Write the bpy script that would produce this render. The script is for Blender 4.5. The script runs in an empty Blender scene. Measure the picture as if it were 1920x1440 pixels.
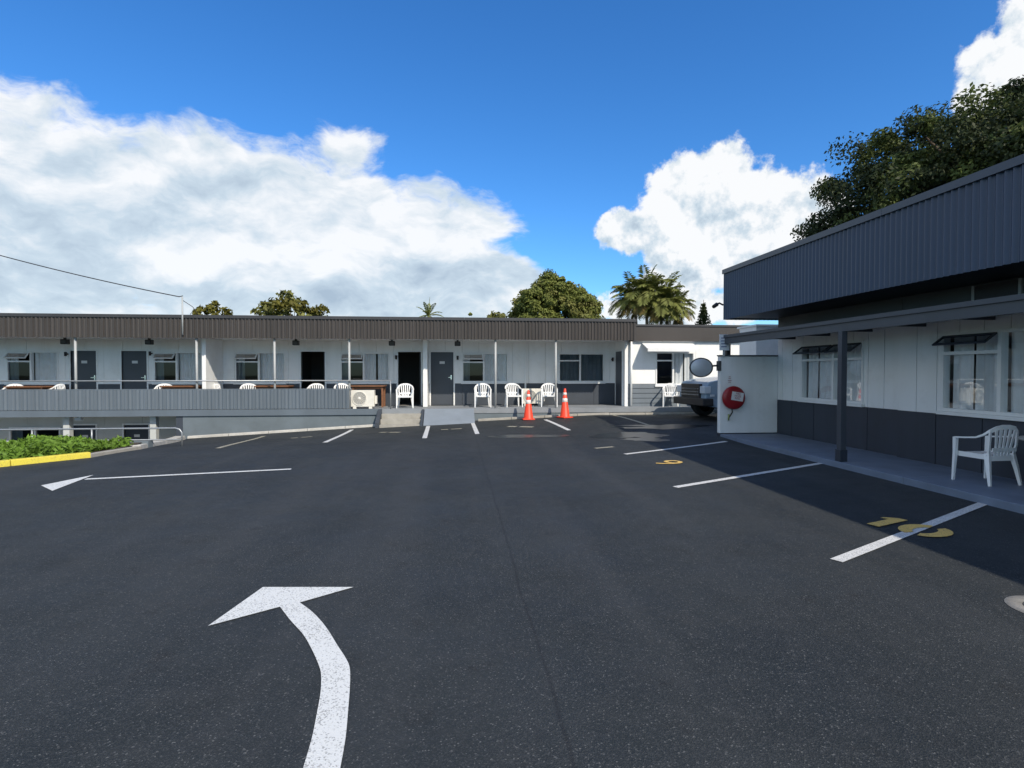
import bpy, bmesh, math, random
import numpy as np
from mathutils import Vector, Matrix, Euler

random.seed(11)
RNG = np.random.default_rng(11)
SC = bpy.context.scene
COL = SC.collection

# ------------------------------------------------------------------ camera
F_PX, CAM_H = 1050.0, 1.6
YAW, PITCH = math.atan(104 / F_PX), math.atan(22 / F_PX)
cam_d = bpy.data.cameras.new('camera')
cam = bpy.data.objects.new('camera', cam_d)
COL.objects.link(cam)
cam_d.sensor_width = 36.0
cam_d.lens = 36.0 * F_PX / 1920.0
cam_d.clip_start = 0.05
cam_d.clip_end = 2000.0
cam.location = (0, 0, CAM_H)
cam.rotation_euler = (math.pi / 2 - PITCH, 0, -YAW)
SC.camera = cam


def ray(x, y):
    a = (x - 960) / F_PX
    b = (720 - y) / F_PX
    cp, sp = math.cos(PITCH), math.sin(PITCH)
    f = cp + b * sp
    u = -sp + b * cp
    c, s = math.cos(YAW), math.sin(YAW)
    return Vector((a * c + f * s, -a * s + f * c, u))


def sstep(t):
    t = min(max(t, 0.0), 1.0)
    return t * t * (3 - 2 * t)


def gz(x, y):
    """height of the sloping asphalt lot"""
    return 0.045 * min(max(x, -9.0), 4.5) * sstep((y - 11.0) / 6.5)


def on_ground(x, y):
    r = ray(x, y)
    z = 0.0
    for _ in range(25):
        t = (z - CAM_H) / r.z
        z = 0.5 * z + 0.5 * gz(r.x * t, r.y * t)
    return (r.x * t, r.y * t)


def at_y(x, y, Y):
    r = ray(x, y)
    t = Y / r.y
    return Vector((r.x * t, Y, CAM_H + r.z * t))


def at_x(x, y, X):
    r = ray(x, y)
    t = X / r.x
    return Vector((X, r.y * t, CAM_H + r.z * t))


# ------------------------------------------------------------------ sun, sky, exposure
TO_SUN = Vector((2.3, -4.3, 4.1)).normalized()
sun_d = bpy.data.lights.new('sun', 'SUN')
sun_d.energy = 4.7
sun_d.angle = math.radians(0.5)
sun_d.color = (1.0, 0.90, 0.755)
sun = bpy.data.objects.new('sun', sun_d)
COL.objects.link(sun)
sun.location = (10, -20, 30)
sun.rotation_euler = (-TO_SUN).to_track_quat('-Z', 'Y').to_euler()

world = bpy.data.worlds.new('World')
SC.world = world
world.use_nodes = True
SC.view_settings.view_transform = 'Standard'
SC.view_settings.look = 'None'
SC.view_settings.exposure = 0.0
SC.view_settings.gamma = 1.0
SC.view_settings.use_curve_mapping = False
SC.render.engine = 'CYCLES'
SC.cycles.max_bounces = 6
SC.cycles.transparent_max_bounces = 12
SC.cycles.use_denoising = True


def build_world():
    nt = world.node_tree
    N, L = nt.nodes, nt.links
    N.clear()
    out = N.new('ShaderNodeOutputWorld')
    bg = N.new('ShaderNodeBackground')
    bgc = N.new('ShaderNodeBackground')
    mix = N.new('ShaderNodeMixShader')
    sky = N.new('ShaderNodeTexSky')
    sky.sky_type = 'NISHITA'
    sky.sun_disc = False
    sky.sun_elevation = math.asin(TO_SUN.z)
    sky.sun_rotation = math.atan2(TO_SUN.x, TO_SUN.y)
    sky.air_density = 1.0
    sky.dust_density = 0.2
    sky.ozone_density = 3.0
    hs = N.new('ShaderNodeHueSaturation')
    hs.inputs['Saturation'].default_value = 1.22
    hs.inputs['Hue'].default_value = 0.497
    L.new(sky.outputs[0], hs.inputs['Color'])
    tint = N.new('ShaderNodeMix')
    tint.data_type = 'RGBA'
    tint.blend_type = 'MULTIPLY'
    tint.inputs['Factor'].default_value = 1.0
    L.new(hs.outputs[0], tint.inputs[6])
    tint.inputs[7].default_value = (0.68, 1.01, 1.33, 1)
    L.new(tint.outputs[2], bg.inputs['Color'])
    bg.inputs['Strength'].default_value = 0.145
    tc = N.new('ShaderNodeTexCoord')

    def M(op, a, b=None, c=None, clamp=False):
        n = N.new('ShaderNodeMath')
        n.operation = op
        n.use_clamp = clamp
        for i, v in enumerate((a, b, c)):
            if v is None:
                continue
            if isinstance(v, (int, float)):
                n.inputs[i].default_value = v
            else:
                L.new(v, n.inputs[i])
        return n.outputs[0]

    def VM(op, a, b):
        n = N.new('ShaderNodeVectorMath')
        n.operation = op
        for i, v in enumerate((a, b)):
            if isinstance(v, (tuple, list, Vector)):
                n.inputs[i].default_value = tuple(v)
            else:
                L.new(v, n.inputs[i])
        return n.outputs['Value'] if op == 'DOT_PRODUCT' else n.outputs[0]

    D = tc.outputs['Generated']
    # slow warp so that the cloud outlines are not ellipses
    wn = N.new('ShaderNodeTexNoise')
    wn.inputs['Scale'].default_value = 5.0
    wn.inputs['Detail'].default_value = 4.0
    L.new(D, wn.inputs['Vector'])
    wv = VM('SUBTRACT', wn.outputs['Color'], (0.5, 0.5, 0.5))
    wv = VM('MULTIPLY', wv, (0.12, 0.12, 0.12))
    DW = VM('ADD', D, wv)

    def noise(vec, scale, detail=8.0, rough=0.55, off=None):
        n = N.new('ShaderNodeTexNoise')
        n.inputs['Scale'].default_value = scale
        n.inputs['Detail'].default_value = detail
        n.inputs['Roughness'].default_value = rough
        if off is not None:
            vec = VM('ADD', vec, off)
        L.new(vec, n.inputs['Vector'])
        return n.outputs['Fac']

    def blob(c, e1, e2, a, b, w=1.0):
        du = M('MULTIPLY', VM('DOT_PRODUCT', DW, e1), 1.0 / a)
        dv = M('MULTIPLY', VM('DOT_PRODUCT', DW, e2), 1.0 / b)
        r2 = M('ADD', M('MULTIPLY', du, du), M('MULTIPLY', dv, dv))
        f = M('SUBTRACT', 1.0, M('SQRT', r2))
        front = M('GREATER_THAN', VM('DOT_PRODUCT', DW, c), 0.2)
        # behind the viewer the field is pushed far below zero
        return M('SUBTRACT', M('MULTIPLY', f, w), M('MULTIPLY', M('SUBTRACT', 1.0, front), 9.0))

    def px_blob(x, y, rx, ry, w=1.0):
        c = ray(x, y).normalized()
        e1 = (ray(x + rx, y).normalized() - ray(x - rx, y).normalized()) * 0.5
        e2 = (ray(x, y - ry).normalized() - ray(x, y + ry).normalized()) * 0.5
        a, b = e1.length, e2.length
        return blob(c, e1.normalized(), e2.normalized(), a, b, w)

    def ang_blob(az, el, ra, re, w=1.0):
        az, el = math.radians(az), math.radians(el)
        c = Vector((math.sin(az) * math.cos(el), math.cos(az) * math.cos(el), math.sin(el)))
        e1 = Vector((math.cos(az), -math.sin(az), 0))
        e2 = e1.cross(c).normalized()
        if e2.z < 0:
            e2 = -e2
        return blob(c, e1, e2, math.radians(ra), math.radians(re), w)

    def maxall(lst):
        r = lst[0]
        for q in lst[1:]:
            n = N.new('ShaderNodeMath')
            n.operation = 'SMOOTH_MAX'
            n.inputs[2].default_value = 0.18
            L.new(r, n.inputs[0])
            L.new(q, n.inputs[1])
            r = n.outputs[0]
        return r

    soft = [px_blob(-230, 350, 440, 310), px_blob(70, 410, 320, 245), px_blob(330, 445, 310, 200), px_blob(560, 470, 290, 185),
            px_blob(790, 485, 220, 160), px_blob(900, 540, 165, 105), px_blob(640, 570, 380, 80), px_blob(30, 560, 230, 65, 0.7),
            px_blob(655, 275, 80, 50, 0.30), px_blob(690, 365, 80, 65, 0.5)]
    for az, el, ra, re in ((-78, 16, 28, 13), (-118, 24, 28, 14), (-165, 18, 30, 13), (150, 24, 24, 12), (105, 22, 24, 12),
                           (-95, 52, 22, 13), (-170, 58, 24, 13), (120, 56, 20, 12), (20, 78, 14, 9)):
        soft.append(ang_blob(az, el, ra, re))  # clouds out of view, added behind and overhead to whiten the shade
    crisp = [px_blob(1310, 360, 110, 95), px_blob(1420, 395, 105, 110), px_blob(1330, 470, 165, 85),
             px_blob(1165, 462, 55, 45, 0.75), px_blob(1525, 405, 95, 105, 0.9), px_blob(1300, 565, 200, 55, 0.7),
             px_blob(1990, 60, 150, 150)]
    for az, el, ra, re in ((70, 16, 12, 9), (120, 13, 14, 8), (-135, 34, 11, 7), (85, 45, 10, 6)):
        crisp.append(ang_blob(az, el, ra, re))
    fs, fc = maxall(soft), maxall(crisp)
    mpn = N.new('ShaderNodeMapping')
    mpn.inputs['Rotation'].default_value = (0, math.radians(24), 0)
    mpn.inputs['Scale'].default_value = (0.62, 0.8, 1.35)
    L.new(DW, mpn.inputs[0])
    DS = mpn.outputs[0]
    n1 = noise(DS, 6.5, 11.0, 0.62)
    n2 = noise(D, 13.0, 9.0, 0.6)
    d_soft = M('ADD', fs, M('MULTIPLY', M('SUBTRACT', n1, 0.5), 1.5))
    d_crisp = M('ADD', fc, M('MULTIPLY', M('SUBTRACT', n2, 0.5), 1.35))

    def ramp(v, a, b):
        n = N.new('ShaderNodeMapRange')
        n.interpolation_type = 'SMOOTHSTEP'
        n.inputs['From Min'].default_value = a
        n.inputs['From Max'].default_value = b
        L.new(v, n.inputs['Value'])
        return n.outputs[0]

    m_soft = M('MULTIPLY', ramp(d_soft, 0.0, 0.26), 0.96)
    m_crisp = M('MULTIPLY', ramp(d_crisp, 0.0, 0.16), 0.985)
    dens = M('MAXIMUM', m_soft, m_crisp)
    # relief: difference of the noise towards the sun side (above, right)
    off = Vector((0.35, -0.2, 0.9)).normalized() * 0.035
    rel_s = M('SUBTRACT', noise(DS, 5.0, 9.0, 0.58), noise(DS, 5.0, 9.0, 0.58, off * 1.3))
    rel_c = M('SUBTRACT', n2, noise(D, 13.0, 9.0, 0.6, off * 0.6))
    rel = M('ADD', M('MULTIPLY', rel_s, m_soft), M('MULTIPLY', rel_c, m_crisp))
    sepd = N.new('ShaderNodeSeparateXYZ')
    L.new(D, sepd.inputs[0])
    lowv = ramp(sepd.outputs['Z'], 0.02, 0.28)
    core = M('MULTIPLY', ramp(d_soft, 0.3, 1.0), -0.10)
    lum = M('ADD', M('ADD', 0.76, M('MULTIPLY', rel, 2.6)), M('MULTIPLY', m_crisp, 0.10))
    lum = M('ADD', lum, core)
    lum = M('ADD', lum, M('MULTIPLY', lowv, 0.10), clamp=True)
    cr = N.new('ShaderNodeValToRGB')
    cr.color_ramp.elements[0].position = 0.35
    cr.color_ramp.elements[0].color = (0.42, 0.52, 0.63, 1)
    cr.color_ramp.elements[1].position = 0.98
    cr.color_ramp.elements[1].color = (0.97, 0.985, 1.0, 1)
    e = cr.color_ramp.elements.new(0.66)
    e.color = (0.62, 0.73, 0.82, 1)
    L.new(lum, cr.inputs[0])
    L.new(cr.outputs[0], bgc.inputs['Color'])
    bgc.inputs['Strength'].default_value = 1.0
    L.new(dens, mix.inputs[0])
    L.new(bg.outputs[0], mix.inputs[1])
    L.new(bgc.outputs[0], mix.inputs[2])
    L.new(mix.outputs[0], out.inputs['Surface'])


build_world()

# ------------------------------------------------------------------ materials
MATS = {}


def mat(name, col, rough=0.6, var=0.12, vscale=3.0, bump=0.0, bscale=60.0, metal=0.0, spec=0.5, streak=False,
        dirt=0.0, transl=0.0):
    m = bpy.data.materials.new(name)
    m.use_nodes = True
    N, L = m.node_tree.nodes, m.node_tree.links
    b = N['Principled BSDF']
    b.inputs['Roughness'].default_value = rough
    b.inputs['Metallic'].default_value = metal
    b.inputs['Specular IOR Level'].default_value = spec
    tc = N.new('ShaderNodeTexCoord')
    geo = N.new('ShaderNodeNewGeometry')
    no = N.new('ShaderNodeTexNoise')
    no.inputs['Scale'].default_value = vscale
    no.inputs['Detail'].default_value = 6
    no.inputs['Roughness'].default_value = 0.62
    if streak:
        mp = N.new('ShaderNodeMapping')
        mp.inputs['Scale'].default_value = (1, 1, 0.12)
        L.new(geo.outputs['Position'], mp.inputs[0])
        L.new(mp.outputs[0], no.inputs['Vector'])
    else:
        L.new(geo.outputs['Position'], no.inputs['Vector'])
    cr = N.new('ShaderNodeValToRGB')
    cr.color_ramp.elements[0].position = 0.3
    cr.color_ramp.elements[1].position = 0.72
    k0, k1 = 1 - var, 1 + var * 0.7
    cr.color_ramp.elements[0].color = (col[0] * k0, col[1] * k0, col[2] * k0 * 0.98, 1)
    cr.color_ramp.elements[1].color = (min(1, col[0] * k1), min(1, col[1] * k1), min(1, col[2] * k1), 1)
    L.new(no.outputs['Fac'], cr.inputs[0])
    csock = cr.outputs[0]
    if dirt > 0:
        n2 = N.new('ShaderNodeTexNoise')
        n2.inputs['Scale'].default_value = 1.7
        n2.inputs['Detail'].default_value = 9
        n2.inputs['Roughness'].default_value = 0.7
        L.new(geo.outputs['Position'], n2.inputs['Vector'])
        r2 = N.new('ShaderNodeMapRange')
        r2.inputs['From Min'].default_value = 0.52
        r2.inputs['From Max'].default_value = 0.75
        r2.inputs['To Max'].default_value = dirt
        L.new(n2.outputs['Fac'], r2.inputs['Value'])
        mx = N.new('ShaderNodeMix')
        mx.data_type = 'RGBA'
        L.new(r2.outputs[0], mx.inputs['Factor'])
        L.new(csock, mx.inputs[6])
        mx.inputs[7].default_value = (col[0] * 0.45 + 0.01, col[1] * 0.42 + 0.01, col[2] * 0.38 + 0.008, 1)
        csock = mx.outputs[2]
    L.new(csock, b.inputs['Base Color'])
    if bump > 0:
        nb = N.new('ShaderNodeTexNoise')
        nb.inputs['Scale'].default_value = bscale
        nb.inputs['Detail'].default_value = 5
        L.new(geo.outputs['Position'], nb.inputs['Vector'])
        bp = N.new('ShaderNodeBump')
        bp.inputs['Strength'].default_value = bump
        bp.inputs['Distance'].default_value = 0.01
        L.new(nb.outputs['Fac'], bp.inputs['Height'])
        L.new(bp.outputs[0], b.inputs['Normal'])
    if transl > 0:
        tr = N.new('ShaderNodeBsdfTranslucent')
        L.new(csock, tr.inputs['Color'])
        ms = N.new('ShaderNodeMixShader')
        ms.inputs[0].default_value = transl
        L.new(b.outputs[0], ms.inputs[1])
        L.new(tr.outputs[0], ms.inputs[2])
        L.new(ms.outputs[0], N['Material Output'].inputs['Surface'])
    MATS[name] = m
    return m


def glass_mat(name, tint=(0.75, 0.82, 0.85), gloss=1.0):
    m = bpy.data.materials.new(name)
    m.use_nodes = True
    N, L = m.node_tree.nodes, m.node_tree.links
    N.remove(N['Principled BSDF'])
    tr = N.new('ShaderNodeBsdfTransparent')
    tr.inputs[0].default_value = (*tint, 1)
    gl = N.new('ShaderNodeBsdfGlossy')
    gl.inputs['Roughness'].default_value = 0.02
    gl.inputs['Color'].default_value = (0.95, 0.97, 1, 1)
    lw = N.new('ShaderNodeFresnel')
    lw.inputs[0].default_value = 1.55
    mu = N.new('ShaderNodeMath')
    mu.operation = 'MULTIPLY'
    mu.inputs[1].default_value = gloss
    mu.use_clamp = True
    L.new(lw.outputs[0], mu.inputs[0])
    ms = N.new('ShaderNodeMixShader')
    L.new(mu.outputs[0], ms.inputs[0])
    L.new(tr.outputs[0], ms.inputs[1])
    L.new(gl.outputs[0], ms.inputs[2])
    L.new(ms.outputs[0], N['Material Output'].inputs['Surface'])
    MATS[name] = m
    return m


def asphalt_mat():
    m = bpy.data.materials.new('asphalt')
    m.use_nodes = True
    N, L = m.node_tree.nodes, m.node_tree.links
    b = N['Principled BSDF']
    geo = N.new('ShaderNodeNewGeometry')
    P = geo.outputs['Position']

    def nz(scale, det=4, r=0.6):
        n = N.new('ShaderNodeTexNoise')
        n.inputs['Scale'].default_value = scale
        n.inputs['Detail'].default_value = det
        n.inputs['Roughness'].default_value = r
        L.new(P, n.inputs['Vector'])
        return n.outputs['Fac']

    def mr(v, a, b_, c=0.0, d=1.0):
        n = N.new('ShaderNodeMapRange')
        n.inputs['From Min'].default_value = a
        n.inputs['From Max'].default_value = b_
        n.inputs['To Min'].default_value = c
        n.inputs['To Max'].default_value = d
        L.new(v, n.inputs['Value'])
        return n.outputs[0]

    def mixc(f, A, B):
        n = N.new('ShaderNodeMix')
        n.data_type = 'RGBA'
        L.new(f, n.inputs['Factor'])
        for i, v in ((6, A), (7, B)):
            if isinstance(v, tuple):
                n.inputs[i].default_value = (*v, 1)
            else:
                L.new(v, n.inputs[i])
        return n.outputs[2]

    base = mixc(mr(nz(0.55, 5, 0.6), 0.35, 0.68), (0.014, 0.0185, 0.021), (0.026, 0.0315, 0.0345))
    base = mixc(mr(nz(5, 6, 0.7), 0.5, 0.8, 0, 0.5), base, (0.046, 0.048, 0.050))
    # faded wheel tracks along the lot and oil drips
    mpt = N.new('ShaderNodeMapping')
    mpt.inputs['Rotation'].default_value = (0, 0, math.radians(14))
    mpt.inputs['Scale'].default_value = (1.1, 0.10, 1)
    L.new(P, mpt.inputs[0])
    trn = N.new('ShaderNodeTexNoise')
    trn.inputs['Scale'].default_value = 1.0
    trn.inputs['Detail'].default_value = 4
    L.new(mpt.outputs[0], trn.inputs['Vector'])
    base = mixc(mr(trn.outputs['Fac'], 0.48, 0.68, 0, 0.55), base, (0.041, 0.045, 0.047))
    base = mixc(mr(nz(2.6, 7, 0.62), 0.60, 0.72, 0, 0.65), base, (0.012, 0.013, 0.014))
    base = mixc(mr(nz(0.9, 8, 0.7), 0.58, 0.72, 0, 0.35), base, (0.050, 0.049, 0.046))
    # stones in the mix: every cell of the Voronoi is one chip with its own tone
    vo = N.new('ShaderNodeTexVoronoi')
    vo.inputs['Scale'].default_value = 150
    L.new(P, vo.inputs['Vector'])
    sep = N.new('ShaderNodeSeparateColor')
    L.new(vo.outputs['Color'], sep.inputs[0])
    base = mixc(mr(sep.outputs[0], 0.55, 1.0, 0, 0.5), base, (0.066, 0.071, 0.075))
    base = mixc(mr(sep.outputs[1], 0.955, 0.985, 0, 0.6), base, (0.16, 0.165, 0.165))
    base = mixc(mr(sep.outputs[2], 0.75, 1.0, 0, 0.6), base, (0.026, 0.029, 0.034))
    # paving joint between the two passes of the paver, along the lot
    sx = N.new('ShaderNodeSeparateXYZ')
    L.new(P, sx.inputs[0])
    wob = mr(nz(0.7, 5), 0.3, 0.7, -0.022, 0.022)
    dx = N.new('ShaderNodeMath')
    dx.operation = 'ADD'
    L.new(sx.outputs[0], dx.inputs[0])
    L.new(wob, dx.inputs[1])
    d2 = N.new('ShaderNodeMath')
    d2.operation = 'SUBTRACT'
    L.new(dx.outputs[0], d2.inputs[0])
    d2.inputs[1].default_value = 0.47
    ab = N.new('ShaderNodeMath')
    ab.operation = 'ABSOLUTE'
    L.new(d2.outputs[0], ab.inputs[0])
    line = mr(ab.outputs[0], 0.003, 0.016, 0.5, 0.0)
    base = mixc(line, base, (0.012, 0.013, 0.015))
    L.new(base, b.inputs['Base Color'])
    rr = mr(nz(1.3, 5), 0.3, 0.7, 0.62, 0.8)
    L.new(rr, b.inputs['Roughness'])
    b.inputs['Specular IOR Level'].default_value = 0.32
    bp = N.new('ShaderNodeBump')
    bp.inputs['Strength'].default_value = 0.55
    bp.inputs['Distance'].default_value = 0.006
    L.new(vo.outputs['Distance'], bp.inputs['Height'])
    L.new(bp.outputs[0], b.inputs['Normal'])
    MATS['asphalt'] = m


def paint_mat(name, col, wear=0.5):
    m = bpy.data.materials.new(name)
    m.use_nodes = True
    N, L = m.node_tree.nodes, m.node_tree.links
    b = N['Principled BSDF']
    geo = N.new('ShaderNodeNewGeometry')
    v = N.new('ShaderNodeTexVoronoi')
    v.inputs['Scale'].default_value = 150
    L.new(geo.outputs['Position'], v.inputs['Vector'])
    sep = N.new('ShaderNodeSeparateColor')
    L.new(v.outputs['Color'], sep.inputs[0])
    n = N.new('ShaderNodeTexNoise')
    n.inputs['Scale'].default_value = 5
    n.inputs['Detail'].default_value = 8
    n.inputs['Roughness'].default_value = 0.75
    L.new(geo.outputs['Position'], n.inputs['Vector'])
    ad = N.new('ShaderNodeMath')
    ad.operation = 'ADD'
    L.new(sep.outputs[0], ad.inputs[0])
    L.new(n.outputs['Fac'], ad.inputs[1])
    mr = N.new('ShaderNodeMapRange')
    mr.inputs['From Min'].default_value = 1.32 - 0.3 * wear
    mr.inputs['From Max'].default_value = 1.5 - 0.3 * wear
    mr.inputs['To Max'].default_value = 0.6
    L.new(ad.outputs[0], mr.inputs['Value'])
    mx = N.new('ShaderNodeMix')
    mx.data_type = 'RGBA'
    L.new(mr.outputs[0], mx.inputs['Factor'])
    mx.inputs[6].default_value = (*col, 1)
    mx.inputs[7].default_value = (0.09, 0.09, 0.09, 1)
    L.new(mx.outputs[2], b.inputs['Base Color'])
    b.inputs['Roughness'].default_value = 0.65
    bp = N.new('ShaderNodeBump')
    bp.inputs['Strength'].default_value = 0.35
    bp.inputs['Distance'].default_value = 0.004
    L.new(v.outputs['Distance'], bp.inputs['Height'])
    L.new(bp.outputs[0], b.inputs['Normal'])
    MATS[name] = m


asphalt_mat()
paint_mat('line_paint', (0.64, 0.65, 0.645), 0.5)
paint_mat('arrow_paint', (0.64, 0.66, 0.655), 0.2)
paint_mat('number_paint', (0.74, 0.49, 0.13), 0.25)
paint_mat('worn_paint', (0.36, 0.34, 0.26), 1.0)
paint_mat('kerb_yellow', (0.66, 0.56, 0.06), 0.1)
mat('white_wall', (0.82, 0.83, 0.83), 0.55, 0.07, 2.0, 0.05, 40, streak=True, dirt=0.24)
mat('white_trim', (0.78, 0.79, 0.79), 0.45, 0.05, 3.0)
mat('soffit_white', (0.74, 0.75, 0.74), 0.7, 0.08, 1.5)
mat('slate_paint', (0.048, 0.058, 0.075), 0.5, 0.14, 2.0, 0.05, 40, dirt=0.15)
mat('slate_dark', (0.030, 0.040, 0.058), 0.5, 0.2, 2.0, 0.05, 40, streak=True, dirt=0.35)
mat('fascia_brown', (0.050, 0.044, 0.041), 0.5, 0.22, 1.2, streak=True, dirt=0.25)
mat('fascia_cap', (0.042, 0.043, 0.047), 0.5, 0.15, 2.0)
mat('fascia_slate', (0.030, 0.053, 0.108), 0.38, 0.14, 1.2, streak=True)
mat('fascia_slate_cap', (0.045, 0.058, 0.085), 0.38, 0.1, 1.2)
mat('upper_wall', (0.062, 0.074, 0.078), 0.6, 0.15, 1.5)
mat('canopy_beam', (0.052, 0.063, 0.078), 0.5, 0.12, 2.0)
mat('balustrade_grey', (0.115, 0.142, 0.172), 0.5, 0.14, 1.5, streak=True, dirt=0.12)
mat('retaining_grey', (0.130, 0.160, 0.182), 0.7, 0.16, 1.5, 0.1, 30, dirt=0.3)
mat('deck_grey', (0.23, 0.25, 0.275), 0.7, 0.14, 2.0, 0.1, 40, dirt=0.3)
mat('ramp_grey', (0.20, 0.235, 0.28), 0.65, 0.1, 2.0, 0.08, 40, dirt=0.25)
mat('walkway_blue', (0.15, 0.19, 0.26), 0.6, 0.16, 2.5, 0.08, 40, dirt=0.35)
mat('concrete', (0.34, 0.325, 0.29), 0.85, 0.22, 4.0, 0.25, 50, dirt=0.4)
mat('concrete_dark', (0.20, 0.195, 0.185), 0.9, 0.35, 9.0, 0.4, 50, dirt=0.6)
mat('concrete_light', (0.46, 0.45, 0.42), 0.85, 0.2, 4.0, 0.25, 50, dirt=0.3)
mat('door_slate', (0.052, 0.060, 0.075), 0.45, 0.1, 2.0)
mat('interior', (0.16, 0.15, 0.14), 0.9, 0.1, 1.0)
mat('curtain', (0.86, 0.88, 0.90), 0.9, 0.08, 5.0, transl=0.25)
mat('metal_grey', (0.36, 0.38, 0.40), 0.42, 0.1, 8.0, metal=0.6)
mat('pole_grey', (0.38, 0.40, 0.41), 0.5, 0.1, 5.0)
mat('black_plastic', (0.02, 0.02, 0.022), 0.5, 0.1, 8.0)
mat('dark_grey', (0.06, 0.065, 0.07), 0.55, 0.1, 5.0)
mat('chair_white', (0.80, 0.81, 0.82), 0.38, 0.04, 6.0, dirt=0.10)
mat('table_wood', (0.20, 0.085, 0.038), 0.6, 0.3, 9.0, 0.1, 30)
mat('cone_orange', (0.80, 0.055, 0.018), 0.5, 0.08, 8.0, dirt=0.15)
mat('cone_band', (0.80, 0.72, 0.68), 0.35, 0.05, 8.0)
mat('ac_cream', (0.70, 0.68, 0.62), 0.5, 0.06, 6.0, dirt=0.15)
mat('ac_grille', (0.30, 0.295, 0.28), 0.5, 0.06, 6.0)
mat('reel_red', (0.27, 0.010, 0.016), 0.32, 0.1, 5.0)
mat('reel_label', (0.70, 0.68, 0.68), 0.5, 0.04, 5.0)
mat('hose_black', (0.03, 0.03, 0.03), 0.6)
mat('brass_green', (0.25, 0.30, 0.12), 0.4, 0.1, 9.0, metal=0.4)
mat('sign_white', (0.70, 0.74, 0.80), 0.5, 0.04, 5.0)
mat('sign_blue', (0.10, 0.14, 0.28), 0.5, 0.04, 5.0)
mat('mark_red', (0.42, 0.16, 0.17), 0.7, 0.2, 30.0)
mat('mirror_face', (0.56, 0.59, 0.62), 0.4, 0.05, 3.0, metal=0.35)
mat('car_blue', (0.24, 0.33, 0.43), 0.2, 0.05, 2.0, spec=0.7)
mat('chrome', (0.75, 0.76, 0.78), 0.15, 0.03, 3.0, metal=1.0)
mat('tyre', (0.018, 0.018, 0.019), 0.8, 0.1, 10.0)
mat('lamp_lens', (0.55, 0.60, 0.66), 0.12, 0.05, 5.0)
mat('soil', (0.055, 0.042, 0.03), 0.95, 0.3, 8.0, 0.5, 20)
mat('far_ground', (0.06, 0.085, 0.035), 0.95, 0.35, 0.2)
mat('lower_wall', (0.50, 0.52, 0.51), 0.7, 0.1, 1.5, dirt=0.25)
mat('bark', (0.10, 0.075, 0.055), 0.9, 0.3, 6.0, 0.5, 20)
mat('palm_bark', (0.20, 0.165, 0.12), 0.9, 0.3, 6.0, 0.5, 15)
mat('number_plate', (0.62, 0.62, 0.62), 0.4, 0.05, 6.0)
mat('wire_black', (0.03, 0.03, 0.035), 0.6)
mat('puddle_wet', (0.018, 0.021, 0.024), 0.3, 0.1, 6.0, spec=0.6)
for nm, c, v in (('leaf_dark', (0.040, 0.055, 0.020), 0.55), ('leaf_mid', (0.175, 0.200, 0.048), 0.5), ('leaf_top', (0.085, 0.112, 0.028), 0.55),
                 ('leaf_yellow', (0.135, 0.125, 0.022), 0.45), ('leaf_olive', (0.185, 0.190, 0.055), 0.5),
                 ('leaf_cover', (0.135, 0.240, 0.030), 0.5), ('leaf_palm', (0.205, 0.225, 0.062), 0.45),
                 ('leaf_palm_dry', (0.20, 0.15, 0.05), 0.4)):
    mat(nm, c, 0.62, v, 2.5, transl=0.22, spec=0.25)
glass_mat('glass', (0.94, 0.96, 0.97), 0.16)
glass_mat('glass_dark', (0.35, 0.40, 0.43), 0.6)


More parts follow.
